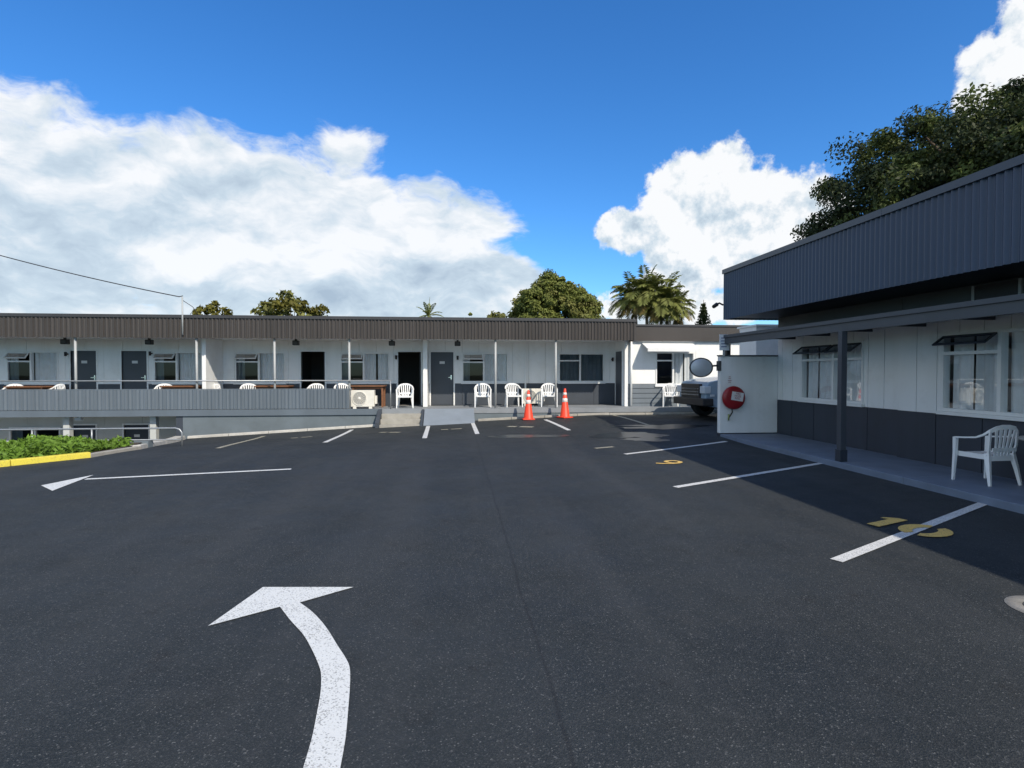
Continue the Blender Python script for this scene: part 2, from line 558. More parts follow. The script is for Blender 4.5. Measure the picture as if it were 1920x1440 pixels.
# ------------------------------------------------------------------ mesh helpers
class MB:
    def __init__(self):
        self.v, self.f, self.smooth = [], [], []

    def quad(self, *pts, smooth=False):
        i = len(self.v)
        self.v += [tuple(p) for p in pts]
        self.f.append(tuple(range(i, i + len(pts))))
        self.smooth.append(smooth)

    def box(self, x0, x1, y0, y1, z0, z1):
        if x1 < x0: x0, x1 = x1, x0
        if y1 < y0: y0, y1 = y1, y0
        if z1 < z0: z0, z1 = z1, z0
        i = len(self.v)
        self.v += [(x0, y0, z0), (x1, y0, z0), (x1, y1, z0), (x0, y1, z0),
                   (x0, y0, z1), (x1, y0, z1), (x1, y1, z1), (x0, y1, z1)]
        for q in ((0, 3, 2, 1), (4, 5, 6, 7), (0, 1, 5, 4), (1, 2, 6, 5), (2, 3, 7, 6), (3, 0, 4, 7)):
            self.f.append(tuple(i + k for k in q))
            self.smooth.append(False)
        return self

    def hexa(self, b4, t4):
        i = len(self.v)
        self.v += [tuple(p) for p in b4] + [tuple(p) for p in t4]
        for q in ((0, 3, 2, 1), (4, 5, 6, 7), (0, 1, 5, 4), (1, 2, 6, 5), (2, 3, 7, 6), (3, 0, 4, 7)):
            self.f.append(tuple(i + k for k in q))
            self.smooth.append(False)
        return self

    def tube(self, pts, rad, seg=8, cap=True):
        pts = [Vector(p) for p in pts]
        n = len(pts)
        if not isinstance(rad, (list, tuple)):
            rad = [rad] * n
        base = len(self.v)
        up0 = None
        for k, p in enumerate(pts):
            t = (pts[min(k + 1, n - 1)] - pts[max(k - 1, 0)]).normalized()
            if up0 is None:
                up0 = Vector((0, 0, 1)) if abs(t.z) < 0.9 else Vector((1, 0, 0))
            a = (up0 - t * up0.dot(t)).normalized()
            up0 = a
            b = t.cross(a)
            for s in range(seg):
                an = 2 * math.pi * s / seg
                self.v.append(tuple(p + (a * math.cos(an) + b * math.sin(an)) * rad[k]))
        for k in range(n - 1):
            for s in range(seg):
                s2 = (s + 1) % seg
                self.f.append((base + k * seg + s, base + k * seg + s2, base + (k + 1) * seg + s2, base + (k + 1) * seg + s))
                self.smooth.append(True)
        if cap:
            self.f.append(tuple(base + s for s in range(seg - 1, -1, -1)))
            self.smooth.append(False)
            self.f.append(tuple(base + (n - 1) * seg + s for s in range(seg)))
            self.smooth.append(False)
        return self

    def bar(self, pts, w, h, side):
        """rectangular section swept along pts; w along 'side', h along the normal"""
        pts = [Vector(p) for p in pts]
        n = len(pts)
        W = w if isinstance(w, (list, tuple)) else [w] * n
        Hh = h if isinstance(h, (list, tuple)) else [h] * n
        base = len(self.v)
        for k, p in enumerate(pts):
            t = (pts[min(k + 1, n - 1)] - pts[max(k - 1, 0)]).normalized()
            s = Vector(side[k]) if isinstance(side, list) else Vector(side)
            s = (s - t * s.dot(t)).normalized()
            m = t.cross(s)
            for a, b in ((-1, -1), (1, -1), (1, 1), (-1, 1)):
                self.v.append(tuple(p + s * (a * W[k] / 2) + m * (b * Hh[k] / 2)))
        for k in range(n - 1):
            for s in range(4):
                s2 = (s + 1) % 4
                self.f.append((base + k * 4 + s, base + k * 4 + s2, base + (k + 1) * 4 + s2, base + (k + 1) * 4 + s))
                self.smooth.append(False)
        self.f.append((base + 3, base + 2, base + 1, base))
        self.smooth.append(False)
        e = base + (n - 1) * 4
        self.f.append((e, e + 1, e + 2, e + 3))
        self.smooth.append(False)
        return self

    def lathe(self, prof, seg=24, center=(0, 0, 0), axis='Z'):
        base = len(self.v)
        cx, cy, cz = center
        for r, h in prof:
            for s in range(seg):
                a = 2 * math.pi * s / seg
                u, w = r * math.cos(a), r * math.sin(a)
                if axis == 'Z':
                    self.v.append((cx + u, cy + w, cz + h))
                elif axis == 'Y':
                    self.v.append((cx + u, cy + h, cz + w))
                else:
                    self.v.append((cx + h, cy + u, cz + w))
        for k in range(len(prof) - 1):
            for s in range(seg):
                s2 = (s + 1) % seg
                q = (base + k * seg + s, base + k * seg + s2, base + (k + 1) * seg + s2, base + (k + 1) * seg + s)
                self.f.append(q if axis != 'Y' else q[::-1])
                self.smooth.append(True)
        return self

    def build(self, name, material, parent=None, origin=None, bevel=0.0):
        me = bpy.data.meshes.new(name)
        o0 = Vector(origin) if origin is not None else Vector((0, 0, 0))
        vs = [(p[0] - o0.x, p[1] - o0.y, p[2] - o0.z) for p in self.v]
        me.from_pydata(vs, [], self.f)
        me.polygons.foreach_set('use_smooth', self.smooth)
        me.materials.append(MATS[material])
        me.update()
        o = bpy.data.objects.new(name, me)
        COL.objects.link(o)
        if parent is not None:
            o.parent = parent
        if bevel > 0:
            md = o.modifiers.new('bevel', 'BEVEL')
            md.width = bevel
            md.segments = 2
            md.limit_method = 'ANGLE'
        return o


def tag(o, label=None, cat=None, group=None, kind=None):
    if label: o['label'] = label
    if cat: o['category'] = cat
    if group: o['group'] = group
    if kind: o['kind'] = kind
    return o


def thing(name, loc, label, cat, group=None, rz=0.0):
    o = bpy.data.objects.new(name, None)
    o.empty_display_size = 0.2
    COL.objects.link(o)
    o.location = loc
    o.rotation_euler = (0, 0, rz)
    return tag(o, label, cat, group)


def copy_tree(o, parent=None):
    c = o.copy()
    COL.objects.link(c)
    c.parent = parent
    for ch in list(o.children):
        copy_tree(ch, c)
    return c


def flat_mesh(name, polys, material, kind='structure', label=None, cat=None, parent=None):
    """polys: list of point loops (x,y,z)"""
    b = MB()
    for p in polys:
        b.quad(*p)
    o = b.build(name, material, parent)
    if parent is None:
        tag(o, label, cat, None, kind)
    return o


def text_obj(body, size, material, name, parent=None, loc=(0, 0, 0), rot=(0, 0, 0), extrude=0.0, spacing=1.0):
    cu = bpy.data.curves.new(name, 'FONT')
    cu.body = body
    cu.size = size
    cu.align_x = 'CENTER'
    cu.align_y = 'CENTER'
    cu.extrude = extrude
    cu.space_character = spacing
    cu.resolution_u = 3
    tmp = bpy.data.objects.new('tmp', cu)
    COL.objects.link(tmp)
    dg = bpy.context.evaluated_depsgraph_get()
    me = bpy.data.meshes.new_from_object(tmp.evaluated_get(dg))
    bpy.data.objects.remove(tmp)
    bpy.data.curves.remove(cu)
    me.materials.clear()
    me.materials.append(MATS[material])
    o = bpy.data.objects.new(name, me)
    COL.objects.link(o)
    o.location = loc
    o.rotation_euler = rot
    if parent is not None:
        o.parent = parent
    return o


# ------------------------------------------------------------------ ground, lot, kerbs, markings
KERB_A = on_ground(172, 858)       # end of the yellow kerb
KERB_0 = on_ground(0, 876)
KERB_B = on_ground(268, 842)
KERB_C = (-7.9, 17.3)


def lot_left(y):
    pts = [(KERB_0[0] - 34, KERB_0[1] - 34 * (KERB_A[1] - KERB_0[1]) / (KERB_A[0] - KERB_0[0])), KERB_0, KERB_A, KERB_B, KERB_C,
           (-8.3, 18.6)]
    if y <= pts[0][1]:
        return pts[0][0]
    for (x0, y0), (x1, y1) in zip(pts, pts[1:]):
        if y0 <= y <= y1:
            return x0 + (x1 - x0) * (y - y0) / max(1e-6, y1 - y0)
    return pts[-1][0]


def build_ground():
    b = MB()
    R = 700
    b.quad((-R, -R, -2.75), (R, -R, -2.75), (R, R, -2.75), (-R, R, -2.75))
    tag(b.build('ground', 'far_ground'), kind='structure')
    # asphalt sheet that follows the fall of the lot
    ys = [-26 + 0.8 * k for k in range(38)] + [4.4 + 0.36 * k for k in range(40)]
    ys = [y for y in ys if y < 18.5] + [18.5]
    nx = 84
    vs, fs = [], []
    for y in ys:
        xl = lot_left(y)
        for k in range(nx + 1):
            t = k / nx
            x = xl + (26 - xl) * (t ** 1.25)
            vs.append((x, y, gz(x, y)))
    for j in range(len(ys) - 1):
        for k in range(nx):
            a = j * (nx + 1) + k
            fs.append((a, a + 1, a + nx + 2, a + nx + 1))
    # edge skirt down to the ground
    loop = [k for k in range(nx + 1)] + [j * (nx + 1) + nx for j in range(1, len(ys))] + \
           [(len(ys) - 1) * (nx + 1) + k for k in range(nx - 1, -1, -1)] + [j * (nx + 1) for j in range(len(ys) - 2, 0, -1)]
    s0 = len(vs)
    for i in loop:
        vs.append((vs[i][0], vs[i][1], -2.74))
    for q in range(len(loop)):
        a, c = loop[q], loop[(q + 1) % len(loop)]
        fs.append((c, a, s0 + q, s0 + (q + 1) % len(loop)))
    m = MB()
    m.v, m.f, m.smooth = vs, fs, [False] * len(fs)
    tag(m.build('parking_lot', 'asphalt'), kind='structure')


build_ground()


def strip(p0, p1, w, lift=0.006, n=10):
    """list of quads for a painted strip on the lot"""
    p0, p1 = Vector(p0), Vector(p1)
    d = (p1 - p0).normalized()
    s = Vector((-d.y, d.x)) * (w / 2)
    out = []
    for k in range(n):
        a = p0.lerp(p1, k / n)
        c = p0.lerp(p1, (k + 1) / n)
        q = [a - s, c - s, c + s, a + s]
        q = [(v.x, v.y, gz(v.x, v.y) + lift) for v in q]
        out.append(q[::-1] if (Vector(q[1]) - Vector(q[0])).cross(Vector(q[3]) - Vector(q[0])).z < 0 else q)
    return out


def shift(p, q, t):
    return (p[0] + (q[0] - p[0]) * t, p[1] + (q[1] - p[1]) * t)


RIGHT_LINES = [((1568, 1052), (1853, 941)), ((1266, 914), (1540, 869)), ((1172, 852), (1362, 828)), ((1116, 841), (1150, 838))]
LEN_T = [0, 0, 0, 0]
for i, (a, b) in enumerate(RIGHT_LINES):
    A, B = on_ground(*a), on_ground(*b)
    o = flat_mesh('bay_line', strip(A, B, 0.105, n=10 if i != 3 else 10), 'line_paint' if i < 3 else 'worn_paint',
                  label=['nearest white bay line running to the right walkway, crossed by the 10',
                         'second white bay line, ending at the dark canopy post',
                         'third white bay line, ending by the hose reel wall',
                         'short faint remnant of the fourth bay line'][i], cat='marking')
BACK_LINES = [((660, 806), (609, 830)), ((803, 799), (796, 822)), ((885, 790), (895, 814)), ((1022, 787), (1067, 807)),
              ((1140, 776), (1215, 797)), ((495, 818), (408, 841))]
for i, (a, b) in enumerate(BACK_LINES):
    A, B = on_ground(*a), on_ground(*b)
    A = (A[0], min(A[1], 17.75))
    flat_mesh('bay_line', strip(A, B, 0.115, n=14), 'line_paint' if i < 4 else 'worn_paint',
              label=['white bay line left of the concrete steps', 'white bay line at the left foot of the ramp',
                     'white bay line at the right foot of the ramp', 'white bay line between the two traffic cones',
                     'worn bay line right of the second cone', 'worn bay line near the left retaining kerb'][i], cat='marking')


def arrow_polys(head, stem_pts, w):
    pol = [[(*p, 0.007) for p in head]]
    L_, R_ = [], []
    for k, p in enumerate(stem_pts):
        a = Vector(stem_pts[max(0, k - 1)])
        c = Vector(stem_pts[min(len(stem_pts) - 1, k + 1)])
        d = (c - a).normalized()
        s = Vector((-d.y, d.x)) * (w / 2)
        L_.append((p[0] + s.x, p[1] + s.y, 0.006))
        R_.append((p[0] - s.x, p[1] - s.y, 0.006))
    for k in range(len(stem_pts) - 1):
        pol.append([R_[k], R_[k + 1], L_[k + 1], L_[k]])
    return pol


def ccw(p):
    a = sum(p[i][0] * p[(i + 1) % len(p)][1] - p[(i + 1) % len(p)][0] * p[i][1] for i in range(len(p)))
    return p if a > 0 else p[::-1]


# near turn arrow: outline read off the lot surface
outer = [(525, 1139), (545, 1165), (569, 1192), (584, 1218), (597, 1247), (602, 1267), (601, 1300), (595, 1335), (585, 1385), (570, 1437), (560, 1470)]
inner = [(562, 1131), (587, 1150), (611, 1177), (633, 1212), (649, 1237), (656, 1256), (656, 1290), (653, 1330), (648, 1385), (639, 1437), (633, 1470)]
polys = []


def smooth_px(pts, n=5):
    out = []
    for k in range(len(pts) - 1):
        p0, p1, p2, p3 = (Vector(pts[max(0, min(len(pts) - 1, k + q))]) for q in (-1, 0, 1, 2))
        for j in range(n):
            t = j / n
            out.append(tuple(0.5 * (2 * p1 + (p2 - p0) * t + (2 * p0 - 5 * p1 + 4 * p2 - p3) * t * t + (3 * p1 - p0 - 3 * p2 + p3) * t ** 3)))
    return out + [pts[-1]]


outer, inner = smooth_px(outer), smooth_px(inner)
og = [on_ground(*p) for p in outer]
ig = [on_ground(*p) for p in inner]
head = [on_ground(*p) for p in ((390, 1175), (525, 1139), (562, 1131), (663, 1102), (493, 1102))]
polys.append([(x, y, 0.006) for x, y in ccw(head)])
for k in range(len(og) - 1):
    polys.append([(x, y, 0.006) for x, y in ccw([og[k], og[k + 1], ig[k + 1], ig[k]])])
flat_mesh('turn_arrow', polys, 'arrow_paint', label='large white curved turn arrow in the foreground', cat='marking')
hd = [on_ground(*p) for p in ((77, 911), (98, 921), (176, 891))]
polys = [[(x, y, 0.007) for x, y in ccw(hd)]]
polys += strip(on_ground(160, 899), on_ground(546, 880), 0.1, 0.006, 12)
flat_mesh('lane_arrow', polys, 'arrow_paint', label='long thin white lane arrow pointing left', cat='marking')


def ground_text(body, c, ang, size, label, stencil=True):
    o = text_obj(body, size, 'number_paint', 'bay_number', loc=(c[0], c[1], 0.010), rot=(0, 0, ang), spacing=1.12)
    o.scale = (1.0, 1.0, 1.0)
    tag(o, label, 'marking', None, 'structure')
    return o


def stencil_digits():
    """stencilled 10: a thick 1 and an 0 made of two half rings with bridges"""
    def half(cx, sgn):
        out = []
        n = 9
        for k in range(n):
            a0 = math.radians(-78 + 156 * k / n)
            a1 = math.radians(-78 + 156 * (k + 1) / n)
            pts = []
            for a, r in ((a0, 1.0), (a1, 1.0), (a1, 0.5), (a0, 0.5)):
                rx, ry = (0.175, 0.235) if r == 1.0 else (0.065, 0.135)
                pts.append((cx + sgn * (0.012 + rx * math.cos(a)), ry * math.sin(a)))
            out.append(ccw(pts))
        return out
    loops = [ccw([(-0.30, -0.235), (-0.19, -0.235), (-0.19, 0.235), (-0.27, 0.235), (-0.36, 0.15), (-0.36, 0.09), (-0.30, 0.12)])]
    loops += half(0.07, 1) + half(0.07, -1)
    return loops


ten_c = (4.66, 5.24)
ang = math.radians(-68)
ca, sa = math.cos(ang), math.sin(ang)
flat_mesh('bay_number', [[(ten_c[0] + 1.14 * (x * ca - y * sa), ten_c[1] + 1.14 * (x * sa + y * ca), 0.0105) for x, y in lp] for lp in stencil_digits()],
          'number_paint', label='yellow stencilled bay number 10 painted across the nearest line', cat='marking')
ground_text('9', (3.70, 9.52), math.radians(-62), 0.80, 'yellow bay number 9 on the asphalt right of centre')
for i, (px, w) in enumerate((((545, 585), 0.16), ((712, 750), 0.16), ((827, 866), 0.14), ((952, 1000), 0.2))):
    y0 = (822, 811, 806, 800)[i]
    dy = (-3, 0, -2, 1)[i]
    A, B = on_ground(px[0], y0), on_ground(px[1], y0 + dy)
    pol = strip(A, shift(A, B, 0.34), w, 0.007, 3) + strip(shift(A, B, 0.48), B, w, 0.007, 4)
    flat_mesh('bay_number', pol, 'worn_paint',
              label=['worn pale bay number left of the first back line', 'worn pale bay number in front of the steps',
                     'worn pale bay number at the foot of the ramp', 'worn pale bay number left of the first cone'][i], cat='marking')


# wet patches
def puddle(c, rx, ry, seed, label):
    r = random.Random(seed)
    n = 40
    ph = [r.uniform(0, 6.28) for _ in range(5)]
    ring = []
    for k in range(n):
        a = 2 * math.pi * k / n
        q = 1 + 0.22 * math.sin(2 * a + ph[0]) + 0.16 * math.sin(3 * a + ph[1]) + 0.10 * math.sin(7 * a + ph[2]) + 0.05 * math.sin(13 * a + ph[3])
        x, y = c[0] + rx * q * math.cos(a), c[1] + ry * q * math.sin(a)
        ring.append((x, y, gz(x, y) + 0.0035))
    b = MB()
    for k in range(n):
        b.quad((c[0], c[1], gz(*c) + 0.0035), ring[k], ring[(k + 1) % n])
    o = b.build('puddle', 'puddle_wet')
    tag(o, label, 'puddle', None, 'structure')


puddle(on_ground(1178, 816), 0.75, 0.55, 3, 'shiny wet patch in the shade before the hose reel wall')
puddle(on_ground(1210, 824), 0.55, 0.25, 5, 'narrow wet patch beside the third bay line')
puddle(on_ground(1240, 800), 1.1, 0.5, 8, 'dark wet patch near the parked pickup')
puddle(on_ground(985, 818), 0.9, 0.28, 9, 'faint damp patch in front of the traffic cones')

# ---- kerbs


def kerb_run(name, pts, w, h, material, kind='structure', label=None, inward=1, seglen=1.2, zf=gz):
    """row of kerb stones along pts: each stone a child piece of the run"""
    root = bpy.data.objects.new(name, None)
    COL.objects.link(root)
    tag(root, label, None, None, kind)
    root.location = (pts[0][0], pts[0][1], 0)
    for (x0, y0), (x1, y1) in zip(pts, pts[1:]):
        d = Vector((x1 - x0, y1 - y0))
        n = max(1, round(d.length / seglen))
        u = d.normalized()
        s = Vector((-u.y, u.x)) * inward * w
        for k in range(n):
            a = Vector((x0, y0)) + d * (k / n) + u * 0.004
            c = Vector((x0, y0)) + d * ((k + 1) / n) - u * 0.004
            za, zc = zf(a.x, a.y), zf(c.x, c.y)
            b = MB()
            e = 0.02
            b.hexa([(a.x, a.y, za - 0.2), (c.x, c.y, zc - 0.2), (c.x + s.x, c.y + s.y, zc - 0.2), (a.x + s.x, a.y + s.y, za - 0.2)][::inward],
                   [(a.x + s.x * .15, a.y + s.y * .15, za + h), (c.x + s.x * .15, c.y + s.y * .15, zc + h), (c.x + s.x, c.y + s.y, zc + h), (a.x + s.x, a.y + s.y, za + h)][::inward])
            b.build('kerb_stone', material, root, root.location, bevel=0.012)
    return root


yel0 = shift(KERB_A, KERB_0, 8.0)
kerb_run('kerb', [yel0, KERB_A], 0.16, 0.10, 'kerb_yellow', label='yellow painted kerb along the planting bed')
kerb_run('kerb', [KERB_A, KERB_B], 0.14, 0.07, 'concrete', label='low grey kerb after the yellow one')
kerb_run('kerb', [KERB_B, KERB_C], 0.30, 0.09, 'concrete_light', label='pale concrete kerb climbing to the retaining wall')
kerb_run('kerb', [KERB_C, (-2.35, 17.98)], 0.15, 0.07, 'concrete_light', label='pale concrete kerb along the retaining wall')
kerb_run('kerb', [(0.68, 17.92), (5.0, 17.92)], 0.14, 0.07, 'concrete', label='tan concrete kerb in front of the deck')
kerb_run('kerb', [(5.0, 17.92), (8.6, 17.92)], 0.14, 0.06, 'concrete', label='low kerb in front of the sunlit wall')

# ---- planting bed and the lower yard on the left
bed = MB()
rows = []
for k in range(17):
    y = 6.0 + k * (13.3 - 6.0) / 16
    xl = lot_left(y) - 0.16
    rows.append((y, xl))
for (y0, x0), (y1, x1) in zip(rows, rows[1:]):
    for a, c in ((0, 3), (3, 8), (8, 16), (16, 30)):
        def zb(d, y):
            return 0.03 - 0.02 * d - (0.35 if d > 8 else 0)
        bed.quad((x0 - a, y0, zb(a, y0)), (x1 - a, y1, zb(a, y1)), (x1 - c, y1, zb(c, y1)), (x0 - c, y0, zb(c, y0)))
bed.v = [(x, y, z) for x, y, z in bed.v]
bed.f = [f[::-1] for f in bed.f]
tag(bed.build('planting_bed', 'soil'), 'soil bed behind the yellow kerb', None, None, 'structure')
rw = MB()
rw.box(-40, lot_left(13.3) - 0.02, 13.28, 13.48, -2.7, 0.05)
tag(rw.build('retaining_wall', 'retaining_grey'), 'grey retaining wall holding the planting bed', 'wall')
lw = MB()
lw.box(-40, -8.45, 13.5, 20.0, -2.72, -2.3)
tag(lw.build('lower_path', 'concrete'), kind='structure')


def leaves_mesh(name, P, Nrm, size, material, parent=None, aspect=1.6, jitter=0.9, kind=None, rng=RNG, origin=(0, 0, 0)):
    n = len(P)
    d = rng.normal(size=(n, 3))
    nn = Nrm + d * jitter
    nn /= np.linalg.norm(nn, axis=1, keepdims=True) + 1e-9
    t = rng.normal(size=(n, 3))
    t -= nn * (t * nn).sum(1, keepdims=True)
    t /= np.linalg.norm(t, axis=1, keepdims=True) + 1e-9
    bt = np.cross(nn, t)
    s = size * rng.uniform(0.6, 1.3, size=(n, 1))
    a = t * s * aspect * 0.5
    b = bt * s * 0.5
    V = np.empty((n, 4, 3))
    V[:, 0] = P - a
    V[:, 1] = P - b * 0.9 + a * 0.1 + nn * s * 0.08
    V[:, 2] = P + a
    V[:, 3] = P + b * 0.9 + a * 0.1 + nn * s * 0.08
    V -= np.array(origin)
    me = bpy.data.meshes.new(name)
    me.vertices.add(n * 4)
    me.loops.add(n * 4)
    me.polygons.add(n)
    me.vertices.foreach_set('co', V.reshape(-1).astype(np.float32))
    me.loops.foreach_set('vertex_index', np.arange(n * 4, dtype=np.int32))
    me.polygons.foreach_set('loop_start', np.arange(0, n * 4, 4, dtype=np.int32))
    me.polygons.foreach_set('loop_total', np.full(n, 4, dtype=np.int32))
    me.materials.append(MATS[material])
    me.update()
    me.validate()
    o = bpy.data.objects.new(name, me)
    COL.objects.link(o)
    if parent is not None:
        o.parent = parent
    if kind:
        o['kind'] = kind
    return o


# leafy ground cover behind the kerb
P = []
for k in range(26000):
    y = random.uniform(6.5, 12.95)
    xl = lot_left(y) - 0.2
    x = xl - abs(random.gauss(0, 1)) * 2.6 - random.random() * 0.2
    hgt = 0.165 + 0.05 * math.sin(x * 3.1 + y * 2.2) + 0.045 * math.sin(x * 7.3 - y * 5.1)
    edge = min(1.0, (xl - x + 0.22) / 0.45)
    P.append((x, y, 0.02 + random.random() ** 0.6 * hgt * edge))
P = np.array(P)
Nn = np.tile(np.array([[0.1, -0.3, 0.9]]), (len(P), 1))
tag(leaves_mesh('ground_cover', P, Nn, 0.05, 'leaf_cover', aspect=2.6, kind='stuff'),
    'bright green leafy ground cover in the planting bed', 'plants')

# guard rail above the lower yard
rail = thing('guard_rail', (-6.95, 13.4, 0), 'thin galvanised guard rail with rounded end behind the planting bed', 'rail')
rx = at_y(341, 803, 13.4).x
zt = at_y(300, 803, 13.4).z
for nm, z in (('top_rail', zt), ('lower_rail', zt - 0.26)):
    b = MB()
    if nm == 'top_rail':
        b.tube([(-20, 13.4, z), (rx - 0.14, 13.4, z), (rx - 0.05, 13.4, z - 0.03), (rx, 13.4, z - 0.1), (rx, 13.4, -0.1)], 0.02, 8)
    else:
        b.tube([(-20, 13.4, z), (rx, 13.4, z)], 0.016, 8)
    b.build(nm, 'metal_grey', rail, rail.location)
for px in (172, 60, -80):
    x = at_y(px, 803, 13.4).x
    MB().tube([(x, 13.4, -0.1), (x, 13.4, zt)], 0.018, 8).build('post', 'metal_grey', rail, rail.location)

# drain cover at the right edge of the frame
dc = thing('drain_cover', (3.98, 3.36, 0), 'pale concrete drain cover set in the asphalt at the right edge', 'drain')
MB().lathe([(0.145, 0.004), (0.15, 0.009), (0.225, 0.009), (0.24, 0.003)], 28, (3.98, 3.36, 0)).build('surround', 'concrete_dark', dc, dc.location)
MB().lathe([(0.0001, 0.006), (0.144, 0.006)], 24, (3.98, 3.36, 0)).build('lid', 'dark_grey', dc, dc.location)


# ------------------------------------------------------------------ building kit
class Plane:
    """facade plane: u runs along it, o points out of the wall towards the lot"""

    def __init__(self, kind, w):
        self.kind, self.w = kind, w

    def box(self, mb, u0, u1, o0, o1, z0, z1):
        if self.kind == 'Y':
            mb.box(u0, u1, self.w - o1, self.w - o0, z0, z1)
        else:
            mb.box(self.w - o1, self.w - o0, u0, u1, z0, z1)

    def pt(self, u, o, z):
        return (u, self.w - o, z) if self.kind == 'Y' else (self.w - o, u, z)


def panels(root, pl, u0, u1, z0, z1, openings, width, name, material, thick=0.05, o=0.0, gap=0.006, start=None):
    """cladding boards between u0 and u1, cut round the openings; every board is a part"""
    us = []
    u = u0 if start is None else start
    edges = [u0]
    while u < u1 - 0.05:
        if u > u0 + 0.05:
            edges.append(u)
        u += width
    edges.append(u1)
    for a, c in zip(edges, edges[1:]):
        mb = MB()
        sub = sorted(set([a, c] + [v for q in openings for v in (q[0], q[1]) if a < v < c]))
        for s0, s1 in zip(sub, sub[1:]):
            mid = (s0 + s1) / 2
            holes = sorted((max(z0, q[2]), min(z1, q[3])) for q in openings if q[0] <= mid <= q[1] and q[3] > z0 and q[2] < z1)
            zc = z0
            l0 = s0 + (gap / 2 if s0 == a else 0)
            l1 = s1 - (gap / 2 if s1 == c else 0)
            for h0, h1 in holes + [(z1, z1)]:
                if h0 > zc + 0.002:
                    mb = MB()
                    pl.box(mb, l0, l1, o - thick, o, zc, h0)
                    mb.build(name, material, root, root.location)
                zc = max(zc, h1)


def corrugated(root, pl, u0, u1, z0, z1, o, pitch, amp, sheet, name, material, seg=6, trapez=False, zf=None):
    """corrugated sheets, each sheet one part"""
    n = max(1, round((u1 - u0) / sheet))
    for k in range(n):
        a = u0 + (u1 - u0) * k / n
        c = u0 + (u1 - u0) * (k + 1) / n
        m = max(seg, int(round((c - a) / pitch)) * seg)
        mb = MB()
        lift = 0.0006 if k % 2 else 0.0
        for j in range(m + 1):
            u = a + (c - a) * j / m + (0.001 if j == m else 0)
            ph = (u - u0) / pitch * 2 * math.pi
            w = math.sin(ph)
            if trapez:
                w = max(-1, min(1, 2.2 * w))
            oo = o + amp * w + lift
            p0 = pl.pt(u, oo, z0)
            p1 = pl.pt(u, oo, z1)
            mb.v += [p0, p1]
        for j in range(m):
            q = (2 * j, 2 * j + 2, 2 * j + 3, 2 * j + 1)
            if pl.kind == 'X':
                q = q[::-1]
            mb.f.append(q)
            mb.smooth.append(not trapez)
        mb.build(name, material, root, root.location)


def curtain_mesh(pl, u0, u1, o, z0, z1, seed):
    r = random.Random(seed)
    mb = MB()
    n = max(10, int(abs(u1 - u0) / 0.022))
    ph, f1 = r.uniform(0, 6), r.uniform(38, 46)
    for j in range(n + 1):
        u = u0 + (u1 - u0) * j / n
        d = 0.028 * math.sin(f1 * u + ph + 0.8 * math.sin(9 * u)) + 0.012 * math.sin(17 * u + ph)
        mb.v += [pl.pt(u, o + d, z0), pl.pt(u, o + d * 0.6, z1)]
    for j in range(n):
        q = (2 * j, 2 * j + 2, 2 * j + 3, 2 * j + 1)
        mb.f.append(q if pl.kind == 'Y' else q[::-1])
        mb.smooth.append(True)
    return mb


